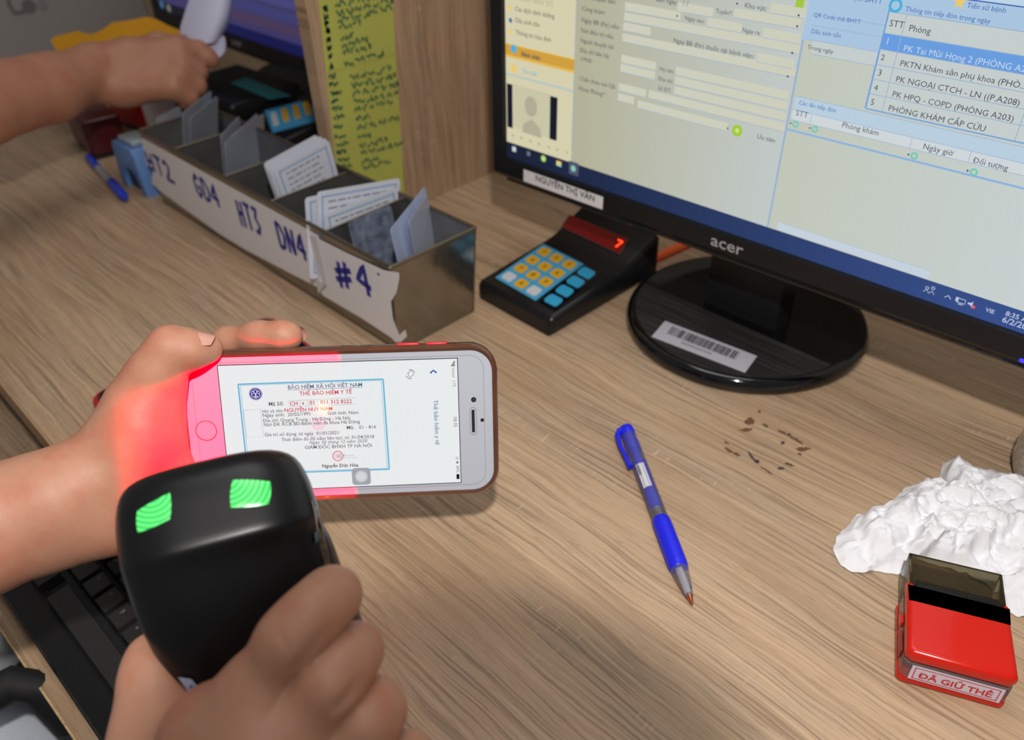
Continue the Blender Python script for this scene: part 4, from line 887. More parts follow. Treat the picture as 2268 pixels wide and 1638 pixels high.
for k0, k1 in ((.255, .40),):
    ps = []
    for kk in (k0, k1):
        for an in (-0.2, 0.35, 0.9): dirv = (up_*math.cos(an)+s3*math.sin(an)); ps.append(f(kk)+dirv*.00515)
    mb.add(ps, [(0, 1, 4, 3), (1, 2, 5, 4)], mat('sticker_white', (206, 208, 216), 0.4), True)
    for j in range(9):
        kk = k0+0.006+j*.007; ps = []
        for q_ in (kk, kk+.0035):
            for an in (0.45, 0.85): dirv = (up_*math.cos(an)+s3*math.sin(an)); ps.append(f(q_)+dirv*.00525)
        mb.add(ps, [(0, 1, 3, 2)], M_dark)
mb.build('barcode_label', pn)

# ================================================================== red self-inking stamp
SA = R(24.5); sx_, sy_ = V3((math.cos(SA), math.sin(SA), 0)), V3((-math.sin(SA), math.cos(SA), 0)); s0 = on(1983, 1502, 0); s0 = V3((s0.x, s0.y, 0)) + sx_*0.0235
SM = frame(s0, sx_, sy_, V3((0, 0, 1)))
sp_ = thing('self_inking_stamp', 'bright red self inking stamp with a pink lettered label in front of the tissue', 'stamp', SM)
M_sred = mat('stamp_red', (202, 30, 16), 0.24, spec=0.45, coat=0.15); M_smoke = mat('smoked_clear', (176, 170, 150), 0.05, trans=0.97, ior=1.08); M_clear = mat('clear_window', (210, 205, 205), 0.08, trans=0.85, ior=1.15)
w_ = 0.048
mb = MB(SM)
up2 = [(-.024, .001), (-.0235, .043), (-.0205, .043), (-.0200, .033), (.0200, .033), (.0205, .043), (.0235, .043), (.024, .001), (.021, -.0015), (-.021, -.0015)]
mb.prism(up2[::-1], 0.0165, 0.0250, M_sred, 0.0030, 4); mb.build('upper_shell', sp_)
mb = MB(SM); mb.prism(rrect(w_, 0.046, 0.003, 4, 0, 0.0215), 0.0004, 0.0055, M_sred, 0.0015, 3); mb.build('lower_shell', sp_)
mb = MB(SM); mb.box((0, 0.024, 0.011), (0.0445, 0.036, 0.0115), mat('stamp_core_red', (150, 24, 20), 0.4)); mb.build('core', sp_)
mb = MB(SM); mb.prism(rrect(0.0470, 0.044, 0.003, 4, 0, 0.0205), 0.0052, 0.0168, M_clear, 0.0006, 1); mb.build('window_band', sp_)
mb = MB(SM); TF = Matrix(((1, 0, 0, 0), (0, 0, -1, -0.00185), (0, 1, 0, 0), (0, 0, 0, 1)))
mb.prism([(-.0195, .0058), (.0205, .0058), (.0205, .0164), (-.0195, .0164)], 0, 0.0002, mat('label_white', (214, 206, 218), 0.5), M=TF)
M_pk = mat('label_pink', (206, 60, 110), 0.5)
for r0 in ((-.0180, .0068, .0190, .0073), (-.0180, .0150, .0190, .0155), (-.0180, .0068, -.0175, .0155), (.0185, .0068, .0190, .0155)): mb.quad([(r0[0], r0[1], .0003), (r0[2], r0[1], .0003), (r0[2], r0[3], .0003), (r0[0], r0[3], .0003)], M_pk, M=TF)
mb.text('ĐÃ GIỮ THẺ', (-.0155, .0086), (.0165, .0086), mat('label_red', (206, 50, 60), 0.5), 0.0004, 0.022, M=TF, hscale=1.0); mb.build('index_label', sp_, 'white label with red capital letters in a pink frame')
mb = MB(SM); mb.box((0, 0.0395, 0.0215), (0.0385, 0.0120, 0.0055), M_blackm, 0.001)
for i in range(26):
    x = -0.017+i*0.00136
    if abs(x) > 0.003: mb.box((x, 0.0385, 0.0244), (0.0006, 0.0075, 0.0009), M_black)
mb.build('ribbed_slide', sp_)
mb = MB(SM)
for x in (-0.0215, 0.0215): mb.box((x, 0.052, 0.0125), (0.0016, 0.022, 0.023), M_smoke, 0.0004)
mb.box((0, 0.0625, 0.0125), (0.0445, 0.0016, 0.023), M_smoke, 0.0004); mb.box((0, 0.0520, 0.0242), (0.0430, 0.0205, 0.0012), M_smoke, 0.0003); mb.build('clear_base', sp_, 'smoked transparent base frame')
mb = MB(SM); mb.box((0, 0.0505, 0.0090), (0.036, 0.012, 0.010), mat('stamp_pad_gold', (120, 104, 60), 0.4, var=0.2, vs=200), 0.002); mb.ring((0, 0.051), 0.006, 0.0075, mat('pad_ring', (170, 150, 96), 0.3), 0.0145); mb.build('ink_block', sp_)
mb = MB(SM); mb.box((-.0243, 0.024, 0.0150), (0.0014, 0.0055, 0.0055), M_sred, 0.0006); mb.box((-.0241, 0.012, 0.0120), (0.0008, 0.012, 0.007), mat('stamp_core_red', (150, 24, 20), 0.4), 0.0003); mb.build('side_button', sp_)

# ================================================================== crumpled tissue
from mathutils import noise as mn
ol = [(1845, 1218), (1852, 1190), (1880, 1160), (1900, 1136), (1930, 1136), (1962, 1128), (1985, 1100), (2000, 1082), (2035, 1068), (2058, 1066), (2072, 1088), (2078, 1068), (2088, 1024), (2115, 1014), (2150, 1030), (2200, 1040), (2260, 1056), (2330, 1090), (2400, 1180), (2380, 1300), (2310, 1372), (2262, 1366), (2236, 1352), (2212, 1316), (2180, 1292), (2120, 1268), (2040, 1246), (1990, 1272), (1962, 1266), (1930, 1264), (1890, 1266), (1862, 1250)]
op = [on(x, y, 0.001) for x, y in ol]; cn = on(2160, 1170, 0)
NR, NA = 60, 220; vs = []; 
def outl(t):
    t = t*len(op); i = int(t) % len(op); f_ = t-int(t); p0_, p1_, p2_, p3_ = op[i-1], op[i], op[(i+1) % len(op)], op[(i+2) % len(op)]
    return p1_.lerp(p2_, f_)
def fold(x, y, s_, seed): return 1-abs(mn.noise(V3((x*s_+seed, y*s_-seed, seed*.7))))*2.2
for i in range(NR+1):
    r_ = i/NR
    for k in range(NA):
        p = outl(k/NA); q = cn.lerp(p, r_**0.85); 
        e = min(1, (1-r_)*5.5)
        wx = q.x+0.006*mn.noise(V3((q.x*90, q.y*90, 1))); wy = q.y+0.006*mn.noise(V3((q.x*90, q.y*90, 5)))
        z = 0.004+0.010*max(0, fold(wx, wy, 32, 1.3))+0.0060*max(0, fold(wx, wy*0.6, 75, 4.1))+0.0028*max(0, fold(wx*.7, wy, 170, 8.2))+0.0012*mn.noise(V3((q.x*420, q.y*420, 2)))
        lq = SM.inverted() @ V3((q.x, q.y, 0))
        if lq.y > 0.02: dd = max(abs(lq.x)-0.026, lq.y-0.066, 0); z = min(z, 0.0006+max(0, dd)*0.9)
        z = 0.0006+(z)*e*(0.35+0.65*min(1, (1-r_)*2.2)) + (0.0022*max(0, mn.noise(V3((q.x*150, q.y*150, 9)))) if r_ > .9 else 0)
        jit = 0.0012*mn.noise(V3((q.x*200, q.y*200, 3)))
        vs.append((q.x+jit, q.y-jit, max(0.0004, z)))
fs = [(i*NA+k, i*NA+(k+1) % NA, (i+1)*NA+(k+1) % NA, (i+1)*NA+k) for i in range(NR) for k in range(NA)]
fs = [f_[::-1] for f_ in fs]
mb = MB(); mb.add(vs, fs, mat('tissue_paper', (232, 232, 236), 0.85, sss=0.0, bump=(700, 0.25, 0.0006)), True)
tis = mb.build('tissue', None, 'crumpled white tissue lying behind the red stamp at the right', 'tissue')

# roll at the right edge
q = on(2392, 1076, 0); mb = MB(); TW = mat('woven_tape', (168, 156, 142), 0.2, var=0.28, vs=420, coat=0.6)
rt_ = thing('tape_roll', 'roll of tape with woven pattern cut off at the right edge', 'tape roll', (q.x, q.y, 0))
n_ = 48; pr = [(0.013, 0), (0.033, 0), (0.0375, 0.002), (0.040, 0.010), (0.040, 0.022), (0.0375, 0.030), (0.033, 0.032), (0.013, 0.032)]
vs = [(q.x+r_*math.cos(2*math.pi*k/n_), q.y+r_*math.sin(2*math.pi*k/n_), z) for r_, z in pr for k in range(n_)]
fs = [(j*n_+k, j*n_+(k+1) % n_, ((j+1) % len(pr))*n_+(k+1) % n_, ((j+1) % len(pr))*n_+k) for j in range(len(pr)) for k in range(n_)]
mb.add(vs, fs, TW, True); mb.build('tape', rt_)
mb = MB()
pr = [(0.011, 0), (0.0132, 0), (0.0132, 0.0325), (0.011, 0.0325)]
vs = [(q.x+r_*math.cos(2*math.pi*k/n_), q.y+r_*math.sin(2*math.pi*k/n_), z) for r_, z in pr for k in range(n_)]
fs = [(j*n_+k, j*n_+(k+1) % n_, ((j+1) % 4)*n_+(k+1) % n_, ((j+1) % 4)*n_+k) for j in range(4) for k in range(n_)]
mb.add(vs, fs, mat('card_core', (200, 160, 120), 0.7), True); mb.build('core', rt_)

# ================================================================== phone held in the left hand
PC = V3((-0.2976, 0.1590, 0.0923))
_c = [V3(v) for v in ((-0.3464, 0.1227, 0.1267), (-0.2673, 0.2151, 0.1206), (-0.2488, 0.1952, 0.0578), (-0.3280, 0.1028, 0.0639))]
PU = ((_c[1]+_c[2])-(_c[0]+_c[3])).normalized(); PV = (_c[0]+_c[1])-(_c[2]+_c[3]); PV = (PV-PU*PV.dot(PU)).normalized(); PNN = PU.cross(PV)
PHM = frame(PC, PU, PV, PNN); PHI = PHM.inverted()
ph = thing('smartphone', 'white fronted smartphone in a brown case showing an insurance card, held over the desk', 'phone', PHM)
PLn, PWd = 0.1582, 0.0779
mb = MB(PHM)
outer = rrect(PLn+0.0052, PWd+0.0052, 0.0145, 10); inner = rrect(PLn-0.0002, PWd-0.0002, 0.0115, 10)
n = len(outer); zt, zb = 0.0006, -0.0094
prof = [(inner, zt-0.0008), (inner, zt+0.0002), ([(a[0]*.45+b[0]*.55, a[1]*.45+b[1]*.55) for a, b in zip(inner, outer)], zt+0.0006), (outer, zt-0.0012), (outer, zb+0.0028), (rrect(PLn+0.001, PWd+0.001, 0.0125, 10), zb)]
vs = [(x, y, z) for o_, z in prof for x, y in o_]; fs = [(j*n+k, j*n+(k+1) % n, (j+1)*n+(k+1) % n, (j+1)*n+k) for j in range(len(prof)-1) for k in range(n)]
fs.append(tuple(range((len(prof)-1)*n, len(prof)*n))[::-1])
mb.add(vs, [f_[::-1] for f_ in fs[:-1]]+[fs[-1][::-1]], mat('case_brown', (98, 62, 46), 0.22, spec=0.5, coat=0.3, var=0.15, vs=60), True); mb.build('case', ph)
for x0_, x1_ in ((0.0295, 0.0415), (0.0448, 0.0560)):
    mb = MB(PHM); mb.box(((x0_+x1_)/2, PWd/2+0.0029, -0.0040), (x1_-x0_, 0.0014, 0.0024), mat('button_red', (214, 34, 52), 0.35), 0.0006); mb.build('volume_button', ph)
mb = MB(PHM); mb.box((0.0655, PWd/2+0.0024, -0.0040), (0.0100, 0.0010, 0.0030), mat('switch_slot', (56, 36, 30), 0.4), 0.0004); mb.build('mute_switch', ph)
mb = MB(PHM); mb.box((0.045, -PWd/2-0.0029, -0.0042), (0.014, 0.0014, 0.0024), mat('button_red', (214, 34, 52), 0.35), 0.0006); mb.build('power_button', ph)
M_face = mat('phone_face', (184, 190, 202), 0.22, spec=0.5, coat=0.4)
mb = MB(PHM); mb.prism(inner, -0.0072, 0.0, M_face, 0.0002, 1, smooth=False); mb.build('front_glass', ph)
mb = MB(PHM)
lnM = mat('protector_edge', (150, 150, 156), 0.3)
def oline(pts, w_, m, z, closed=True): mb.ribbon(pts+([pts[0], pts[1]] if closed else []), w_, m, z)
oline(rrect(0.1490, 0.0716, 0.007, 6), 0.00025, lnM, 0.00012); mb.build('screen_protector', ph)
mb = MB(PHM); hx = -0.0700
mb.ring((hx, 0), 0.0050, 0.0055, mat('home_ring', (150, 132, 120), 0.25, metal=0.5), 0.00022, 40); mb.disc((hx, 0), 0.0050, M_face, 0.00018, 40); mb.build('home_button', ph)
mb = MB(PHM); sx0 = 0.0685
mb.prism([(sx0-0.0008, -0.0062), (sx0+0.0008, -0.0062), (sx0+0.0008, 0.0062), (sx0-0.0008, 0.0062)], 0.0, 0.0002, mat('speaker_dark', (22, 22, 26), 0.6)); oline(rrect(0.0036, 0.0150, 0.0017, 5, sx0, 0), 0.0003, lnM, 0.0002)
mb.disc((0.0690, 0.0118), 0.0014, mat('speaker_dark', (22, 22, 26), 0.6), 0.0002, 20); mb.disc((0.0691, 0.0117), 0.0004, mat('lens_glint', (80, 90, 120), 0.1), 0.00025, 8); mb.disc((0.0733, 0.0004), 0.0010, mat('speaker_dark', (22, 22, 26), 0.6), 0.0002, 16)
mb.build('earpiece', ph, 'dark earpiece slot with camera and sensor dots')
def pc(px, py): q = PHI @ onpl(px, py, PC, PNN); return (q.x, q.y)
mb = MB(PHM); hw, hh = 0.0609, 0.03425
def em2(name, c, k=1.0): return mat('phone_'+name, (10, 10, 10), 0.12, spec=0.5, emit=c, es=k)
Q_w = em2('white', (232, 235, 236)); Q_blk = em2('black', (14, 14, 18)); Q_t = em2('text', (92, 86, 92)); Q_r = em2('red', (205, 62, 78)); Q_b = em2('slate', (74, 100, 128)); Q_c = em2('cyan', (96, 178, 214)); Q_l = em2('grey_line', (178, 178, 184)); Q_nv = em2('navy', (40, 60, 150)); Q_p = em2('pink', (244, 206, 222)); Q_p2 = em2('pink_light', (240, 224, 232)); Q_g = em2('assist', (160, 164, 170)); Q_g2 = em2('assist_light', (196, 199, 203)); Q_lg = em2('label_grey', (140, 142, 150)); Q_st = em2('stamp_red', (214, 120, 124)); Q_ch = em2('chevron', (52, 92, 176)); Q_ti = em2('title', (92, 128, 160))
mb.quad([(-hw-.0004, -hh-.0004, 0.0001), (hw+.0004, -hh-.0004, 0.0001), (hw+.0004, hh+.0004, 0.0001), (-hw-.0004, hh+.0004, 0.0001)], Q_blk)
mb.quad([(-hw, -hh, 0.00015), (hw, -hh, 0.00015), (hw, hh, 0.00015), (-hw, hh, 0.00015)], Q_w)
def pt_(txt, a, b, m, bold=0.006, shear=0.0, z=0.0003, **k): p, q = pc(*a), pc(*b); mb.text(txt, p, q, m, z, bold, shear=shear, **k)
def pline(pts, w_, m, z=0.00028): mb.ribbon([pc(*p) for p in pts], w_, m, z)
fr = [(527.6, 850.5), (848.6, 839), (862.2, 1038.4), (549, 1049)]
p_ = [V3(pc(*p)) for p in fr]; c_ = sum((p for p in p_), V3((0, 0)))/4
for a, b in zip(p_, p_[1:]+p_[:1]): mb.ribbon([a, b], 0.00075, Q_c, 0.0002); a2 = c_+(a-c_)*0.972; b2 = c_+(b-c_)*0.972; mb.ribbon([a2, b2], 0.00022, Q_c, 0.0002)
mb.disc(pc(705.4, 938.4), 0.0036, Q_p, 0.00018, 24)
for r_ in (0.0052, 0.0066, 0.0080): mb.ring(pc(705.4, 938.4), r_, r_+0.0002, Q_p, 0.00018, 32)
pt_('BẢO HIỂM XÃ HỘI VIỆT NAM', (637.5, 861.3), (802.5, 855), Q_b, 0.012); pline([(637, 863.5), (803, 857)], 0.0002, Q_b)
pt_('THẺ BẢO HIỂM Y TẾ', (663.5, 875), (779.4, 870.8), Q_r, 0.014); pt_('Mã Số:', (595, 898), (629, 897), Q_t, 0.014)
pline([(638.7, 887), (787.6, 879.7), (788.3, 894.5), (640, 900), (638.7, 887)], 0.0002, Q_l)
for x in (664.5, 682, 703): pline([(x, 886.5-(x-638)*.05), (x+.7, 899.4-(x-638)*.037)], 0.0002, Q_l)
pt_('CH', (642, 897.5), (659.7, 896.7), Q_r, 0.014); pt_('4', (669, 896), (673.8, 895.8), Q_r, 0.014); pt_('01', (686, 895.5), (697, 895), Q_r, 0.014); pt_('011 312 8222', (710, 894), (779.4, 891.7), Q_r, 0.014)
pt_('Họ và tên:', (581, 914), (628, 911.8), Q_t); pt_('NGUYỄN HUY NAM', (630, 911.8), (736.5, 907.6), Q_r, 0.016); pt_('Ngày sinh:', (582, 923), (631, 921), Q_t); pt_('20/02/1991', (637.5, 921), (687.3, 918.9), Q_t); pt_('Giới tính: Nam', (725.4, 917.8), (794.3, 915.8), Q_t)
pt_('Địa chỉ: Quang Trung - Hà Đông - Hà Nội', (583, 934.3), (776, 928), Q_t); pt_('Nơi ĐK KCB BĐ:Bệnh viện đa khoa Hà Đông', (584.4, 943.5), (797.5, 936.2), Q_t); pt_('Mã:', (767.6, 950), (784.5, 949.4), Q_t); pt_('01 - 816', (795.5, 949), (833.3, 947.6), Q_t)
pt_('Giá trị sử dụng: từ ngày  01/01/2021', (586, 965.4), (750, 960.8), Q_t); pt_('Thời điểm đủ 05 năm liên tục: từ  01/04/2018', (623.8, 976.5), (828.6, 969.2), Q_t); pt_('Ngày 30 tháng 12 năm 2020', (684.8, 982.9), (813.7, 978.7), Q_t, 0, 0.25); pt_('GIÁM ĐỐC BHXH TP HÀ NỘI', (675, 993.5), (823.8, 989), Q_t); pt_('Nguyễn Đức Hòa', (713.3, 1034.6), (794.3, 1032.4), Q_t, 0.022)
pline([(539.7, 907.3), (577, 905.7), (584, 966.3), (546.7, 968), (539.7, 907.3)], 0.0002, Q_l)
L_ = pc(566.3, 871.7); mb.disc(L_, 0.0034, Q_nv, 0.0002, 30); mb.ring(L_, 0.0030, 0.0032, Q_p2, 0.00026, 30)
for k in range(6): a = k*math.pi/3+math.pi/2; mb.ring((L_[0]+0.00145*math.cos(a), L_[1]+0.00145*math.sin(a)), 0.00075, 0.00100, Q_p2, 0.00026, 12)
mb.disc(L_, 0.0013, Q_nv, 0.00027, 16); mb.ribbon([(L_[0], L_[1]-0.0022), (L_[0], L_[1]+0.0004)], 0.0005, Q_p2, 0.0003); mb.ribbon([(L_[0]-0.0012, L_[1]+0.0012), (L_[0], L_[1]-0.0003), (L_[0]+0.0012, L_[1]+0.0012)], 0.0004, Q_p2, 0.0003)
W_ = pc(705.4, 938.4)
for k in range(6): a = k*math.pi/3+math.pi/2; mb.ring((W_[0]+0.0016*math.cos(a), W_[1]+0.0016*math.sin(a)), 0.0008, 0.00105, Q_p2, 0.00022, 12)
s_ = pc(748.6, 1009); mb.ring(s_, 0.0028, 0.0030, Q_st, 0.00025, 26); mb.ring(s_, 0.0022, 0.0023, Q_st, 0.00025, 22); mb.ring(s_, 0.0024, 0.0027, Q_st, 0.00024, 12)
for dy in (-.0008, 0, .0008): mb.ribbon([(s_[0]-.0014, s_[1]+dy), (s_[0]+.0014, s_[1]+dy)], 0.0003, Q_st, 0.00026)
pline([(747, 1013), (756, 1003), (752, 1012), (765, 1004), (760, 1009), (785, 1008)], 0.00018, Q_lg); pline([(753, 1013), (793, 1013)], 0.00014, Q_lg)
g_ = pc(800.5, 1054); mb.prism(rrect(0.0098, 0.0096, 0.0018, 5, g_[0], g_[1]), 0.0003, 0.00033, Q_g, smooth=False); mb.disc(g_, 0.0033, Q_g2, 0.0004, 24); mb.disc(g_, 0.0024, em2('assist_mid', (210, 212, 216)), 0.00042, 24)
# controls along the side (the screen itself is turned)
pl = [(903, 826), (911, 819), (917, 828), (908, 836), (903, 826)]; pline(pl, 0.0003, Q_t)
o_ = V3(pc(909, 828))
for a0 in (0.3, 0.3+math.pi): mb.ribbon([(o_.x+0.0024*math.cos(a0+i*.22), o_.y+0.0024*math.sin(a0+i*.22)) for i in range(8)], 0.0003, Q_t, 0.0003)
pline([(953, 826), (959.5, 819.5), (967, 825)], 0.0009, Q_ch)
pt_('Thẻ bảo hiểm y tế', (960, 885), (964.6, 984), Q_ti, 0.008); pt_('Viettel   LTE', (1000.5, 813), (1003.4, 856), Q_lg); pt_('08:35', (1004.3, 922), (1005.4, 945), Q_lg, 0.008); pt_('84%', (1010, 1030.5), (1011, 1046), Q_lg)
for i in range(4): pline([(1007.5, 799.5+i*3.2), (1007.5-3-2*i, 799.6+i*3.2)], 0.00045, Q_blk)
pline([(1014, 1049), (1014.6, 1060)], 0.0016, Q_blk); mb.ring(pc(1012.5, 1014), 0.0005, 0.0008, Q_lg, 0.0003, 12); pline([(1012.8, 1021), (1013, 1025.5)], 0.0010, Q_t)
mb.build('screen', ph, 'lit white screen showing a health insurance card')

# ================================================================== barcode scanner
k_ = 0.270/FPX
SO = at(505, 1000, 0.270)
ax_s = (CR*0.25 + CD*0.968).normalized(); bx_s = (CR*0.968 - CD*0.25).normalized()
# the back of the scanner faces the camera, turned a little so that its right flank shows
nz = (CF - CR*0.27 + CD*0.17).normalized(); bx = (bx_s - nz*bx_s.dot(nz)).normalized(); axx = nz.cross(bx); axx = axx if axx.dot(ax_s) > 0 else -axx
SCM = frame(SO, bx, -axx, (bx.cross(-axx)))                       # x right, y up the scanner, z towards the camera
sc_ = thing('barcode_scanner', 'black handheld barcode scanner with two green lights aimed at the phone', 'scanner', SCM)
# stations: s, centre, half width, back surface depth (mm), thickness (mm)
ST = [(-6, -72, 70, 21, 22), (-3, -70, 118, 17, 32), (4, -67, 160, 13, 42), (22, -63, 194, 9.5, 50), (52, -61, 213, 7, 54), (100, -60, 223, 4.5, 56), (150, -59, 226, 1.8, 58), (180, -58, 226, 0.2, 58), (192, -58, 226, 0.2, 58), (212, -58, 226, 2.0, 56),
      (240, -51, 231, 3.4, 54), (300, -45, 231, 4.4, 51), (370, -33, 229, 5.5, 48), (440, -19, 226, 8, 45), (510, -5, 221, 11, 42), (600, 5, 204, 16, 38), (700, 12, 180, 22, 34), (820, 15, 150, 28, 32), (900, 12, 120, 31, 28)]
NQ = 56
def ssec(st_):
    s_, c_, hw_, tb_, T_ = st_; out = []
    for q in range(NQ):
        a = 2*math.pi*q/NQ; ca, sa = math.cos(a), math.sin(a); e = 0.50
        x = math.copysign(abs(ca)**e, ca); z = math.copysign(abs(sa)**(e*1.1), sa)
        zz = z*T_/2000
        if z > 0: zz *= 1 - 0.10*abs(x)**3
        out.append(((c_+hw_*x)*k_, -s_*k_, -tb_/1000 - T_/2000 + zz))
    return out
vs = []
for st_ in ST: vs += ssec(st_)
fs = [(j*NQ+k, (j+1)*NQ+k, (j+1)*NQ+(k+1) % NQ, j*NQ+(k+1) % NQ) for j in range(len(ST)-1) for k in range(NQ)]
fs += [tuple(range(NQ)), tuple(range((len(ST)-1)*NQ, len(ST)*NQ))[::-1]]
mb = MB(SCM); mb.add(vs, fs, mat('scanner_black', (15, 15, 17), 0.33, spec=0.38, bump=(1600, 0.10, 0.0002)), True)
scb = mb.build('body', sc_, subsurf=1)
bmv = [SCM @ V3(v) for v in vs]; bvh = BVHTree.FromPolygons(bmv, fs)
def onscan(px, py, off=0.0):
    d_ = ray(px, py).normalized(); h = bvh.ray_cast(CAM, d_)
    return h[0]-d_*off if h[0] is not None else at(px, py, 0.272)
def led(c, ctr):
    A, B, C, D_ = c
    n = 12; vs_ = []; uvs = []
    lm = bpy.data.materials.get('led_green')
    if lm is None:
        lm = bpy.data.materials.new('led_green'); lm.use_nodes = True; g = NT(lm); b = g.n['Principled BSDF']
        uv = g.new('ShaderNodeUVMap'); sp2 = g.new('ShaderNodeSeparateXYZ'); g.l.new(uv.outputs[0], sp2.inputs[0])
        rr = g.math('SQRT', g.math('ADD', g.math('MULTIPLY', sp2.outputs[0], sp2.outputs[0]), g.math('MULTIPLY', sp2.outputs[1], sp2.outputs[1])))
        sn = g.math('ADD', g.math('MULTIPLY', g.math('SINE', g.math('MULTIPLY', rr, 2*math.pi)), 0.5), 0.5)
        g.l.new(g.mix(g.step(sn, 0.0, 0.8), srgb((40, 168, 84)), srgb((104, 255, 122))), b.inputs['Emission Color']); b.inputs['Emission Strength'].default_value = 1.0
        b.inputs['Base Color'].default_value = (0.02, 0.15, 0.04, 1); b.inputs['Roughness'].default_value = 0.25
    for i in range(n+1):
        for j in range(n+1):
            x, y = 2*i/n-1, 2*j/n-1; x2 = x*math.sqrt(1-y*y*.14); y2 = y*math.sqrt(1-x*x*.14); u2, v2 = (x2+1)/2, (y2+1)/2
            px = (A[0]*(1-u2)+B[0]*u2)*(1-v2)+(D_[0]*(1-u2)+C[0]*u2)*v2; py = (A[1]*(1-u2)+B[1]*u2)*(1-v2)+(D_[1]*(1-u2)+C[1]*u2)*v2
            vs_.append(onscan(px, py, 0.0006+0.0003*(1-max(abs(x), abs(y))**4))); uvs.append(((px-ctr[0])/11.5, (py-ctr[1])/11.5))
    f_ = [(i*(n+1)+j, (i+1)*(n+1)+j, (i+1)*(n+1)+j+1, i*(n+1)+j+1) for i in range(n) for j in range(n)]
    mb = MB(); mb.add(vs_, f_, lm, True); o = mb.build('green_light', sc_, 'glowing green ribbed light window')
    ul = o.data.uv_layers.new(name='UVMap')
    for p in o.data.polygons:
        for li in p.loop_indices: ul.data[li].uv = uvs[o.data.loops[li].vertex_index]
    return o
led(((301, 1131), (379, 1087), (379, 1150), (303, 1182)), (330, 1080))
led(((512, 1060), (602, 1064), (598, 1118), (508, 1126)), (500, 1052))
def patch(name, poly, off, m, label=None, parent=None, smooth=False):
    c = V3((sum(p[0] for p in poly)/len(poly), sum(p[1] for p in poly)/len(poly))); vs_ = [onscan(c.x, c.y, off)]; K = 5
    for j in range(1, K+1):
        for p in poly: q = c+(V3(p)-c)*(j/K); vs_.append(onscan(q.x, q.y, off))
    n = len(poly); f_ = [(0, 1+k, 1+(k+1) % n) for k in range(n)]
    for j in range(K-1):
        for k in range(n): f_.append((1+j*n+k, 1+(j+1)*n+k, 1+(j+1)*n+(k+1) % n, 1+j*n+(k+1) % n))
    mb = MB(); mb.add(vs_, f_, m, smooth); return mb.build(name, parent or sc_, label)
patch('asset_sticker', [(394, 1499), (424, 1503), (446, 1530), (418, 1533)], 0.0008, mat('sticker_blue_white', (176, 196, 226), 0.4), 'pale blue and white sticker')
def glyphs(txt, px, py, w, ang):
    mb = MB(); tv, tf, tw = textmesh(txt, 0.02, 0); ca, sa = math.cos(ang), math.sin(ang)
    mb.add([onscan(px+(a*ca+b*sa)*w/tw, py+(a*sa-b*ca)*w/tw, 0.0012) for a, b in tv], tf, M_ink); mb.build('sticker_print', sc_)
glyphs('A05', 418, 1522, 20, 0.55)
patch('side_strip', [(690, 1108), (700, 1104), (716, 1170), (730, 1235), (744, 1292), (732, 1296), (716, 1240), (700, 1172)], 0.0005, mat('side_label_brown', (74, 60, 48), 0.25, var=0.5, vs=500), 'brown mottled strip along the flank')
patch('side_button', [(696, 1180), (704, 1172), (707, 1196), (700, 1204)], 0.0012, mat('button_steel', (70, 84, 90), 0.2, metal=0.3))
_pp = onpl(716, 903, PC, PNN); _dd = (_pp-CAM).normalized(); _rr = _dd - PNN*2*_dd.dot(PNN); _si = SCM.inverted(); _p0 = _si @ _pp; _r0 = _si.to_3x3() @ _rr; _am = _p0 + _r0*((-0.0646-_p0.z)/_r0.z)
print('AMBER', _am)
mb = MB(SCM); mb.disc((_am.x, _am.y), 0.0034, mat('glint_amber', (255, 190, 60), 0.3, emit=(255, 196, 84), es=40.0), -0.0646, 20); mb.build('glint_light', sc_)  # amber disc added so its mirror image makes the phone's warm glint
# light window and red aiming lamp on the nose, facing the phone
NC = SCM @ V3((-0.008, -0.016, -0.058)); tgt = at(500, 960, 0.42)
mb = MB(SCM); mb.prism(rrect(0.050, 0.024, 0.004, 4, -0.0085, -0.0150), -0.0640, -0.0600, mat('nose_window', (120, 10, 14), 0.1, emit=(255, 20, 20), es=0.3), 0.0008, 2); mb.build('scan_window', sc_, 'red glowing reading window')

# red lamp in the reading window: a rectangular beam towards the phone and the palm
def beam_lamp():
    P = SCM @ V3((-0.0085, -0.0200, -0.0670))
    l = bpy.data.lights.new('scanner_lamp', 'SPOT'); l.energy = 2.3; l.color = (1.0, 1.0, 1.0); l.spot_size = R(150); l.spot_blend = 0.0; l.shadow_soft_size = 0.0012
    o = bpy.data.objects.new('scanner_lamp', l); COL.objects.link(o)
    # edges of the beam given by two targets on the phone
    A, B = at(515, 960, 0.42), at(762, 960, 0.432)
    zz = (P - A).normalized(); side_ = (at(762, 1000, 0.43)-at(762, 820, 0.417)).normalized()
    yv = -(side_ - zz*side_.dot(zz)).normalized(); xv = yv.cross(zz)
    o.matrix_world = frame(P, xv, yv, zz)
    bl = o.matrix_world.inverted() @ B; tx = bl.x/-bl.z
    l.use_nodes = True; nt = l.node_tree; g = NT.__new__(NT); g.t = nt; g.n = nt.nodes; g.l = nt.links
    e = [n for n in nt.nodes if n.type == 'EMISSION'][0]
    tc = g.new('ShaderNodeTexCoord'); sp = g.new('ShaderNodeSeparateXYZ'); g.l.new(tc.outputs['Normal'], sp.inputs[0])
    z = g.math('ABSOLUTE', sp.outputs[2]); x = g.math('DIVIDE', sp.outputs[0], z); y = g.math('DIVIDE', sp.outputs[1], z)
    o.visible_glossy = False  # kept out of reflections; the added amber disc makes the glint
    return o, g, e, x, y, tx
lamp, g_, e_l, gx, gy, TX = beam_lamp()
lx = g_.math('SUBTRACT', gx, g_.math('ADD', g_.math('MULTIPLY', gy, -0.147), 0.656))
ly = g_.math('SUBTRACT', gy, g_.math('ADD', g_.math('MULTIPLY', gx, 0.20), 0.405))
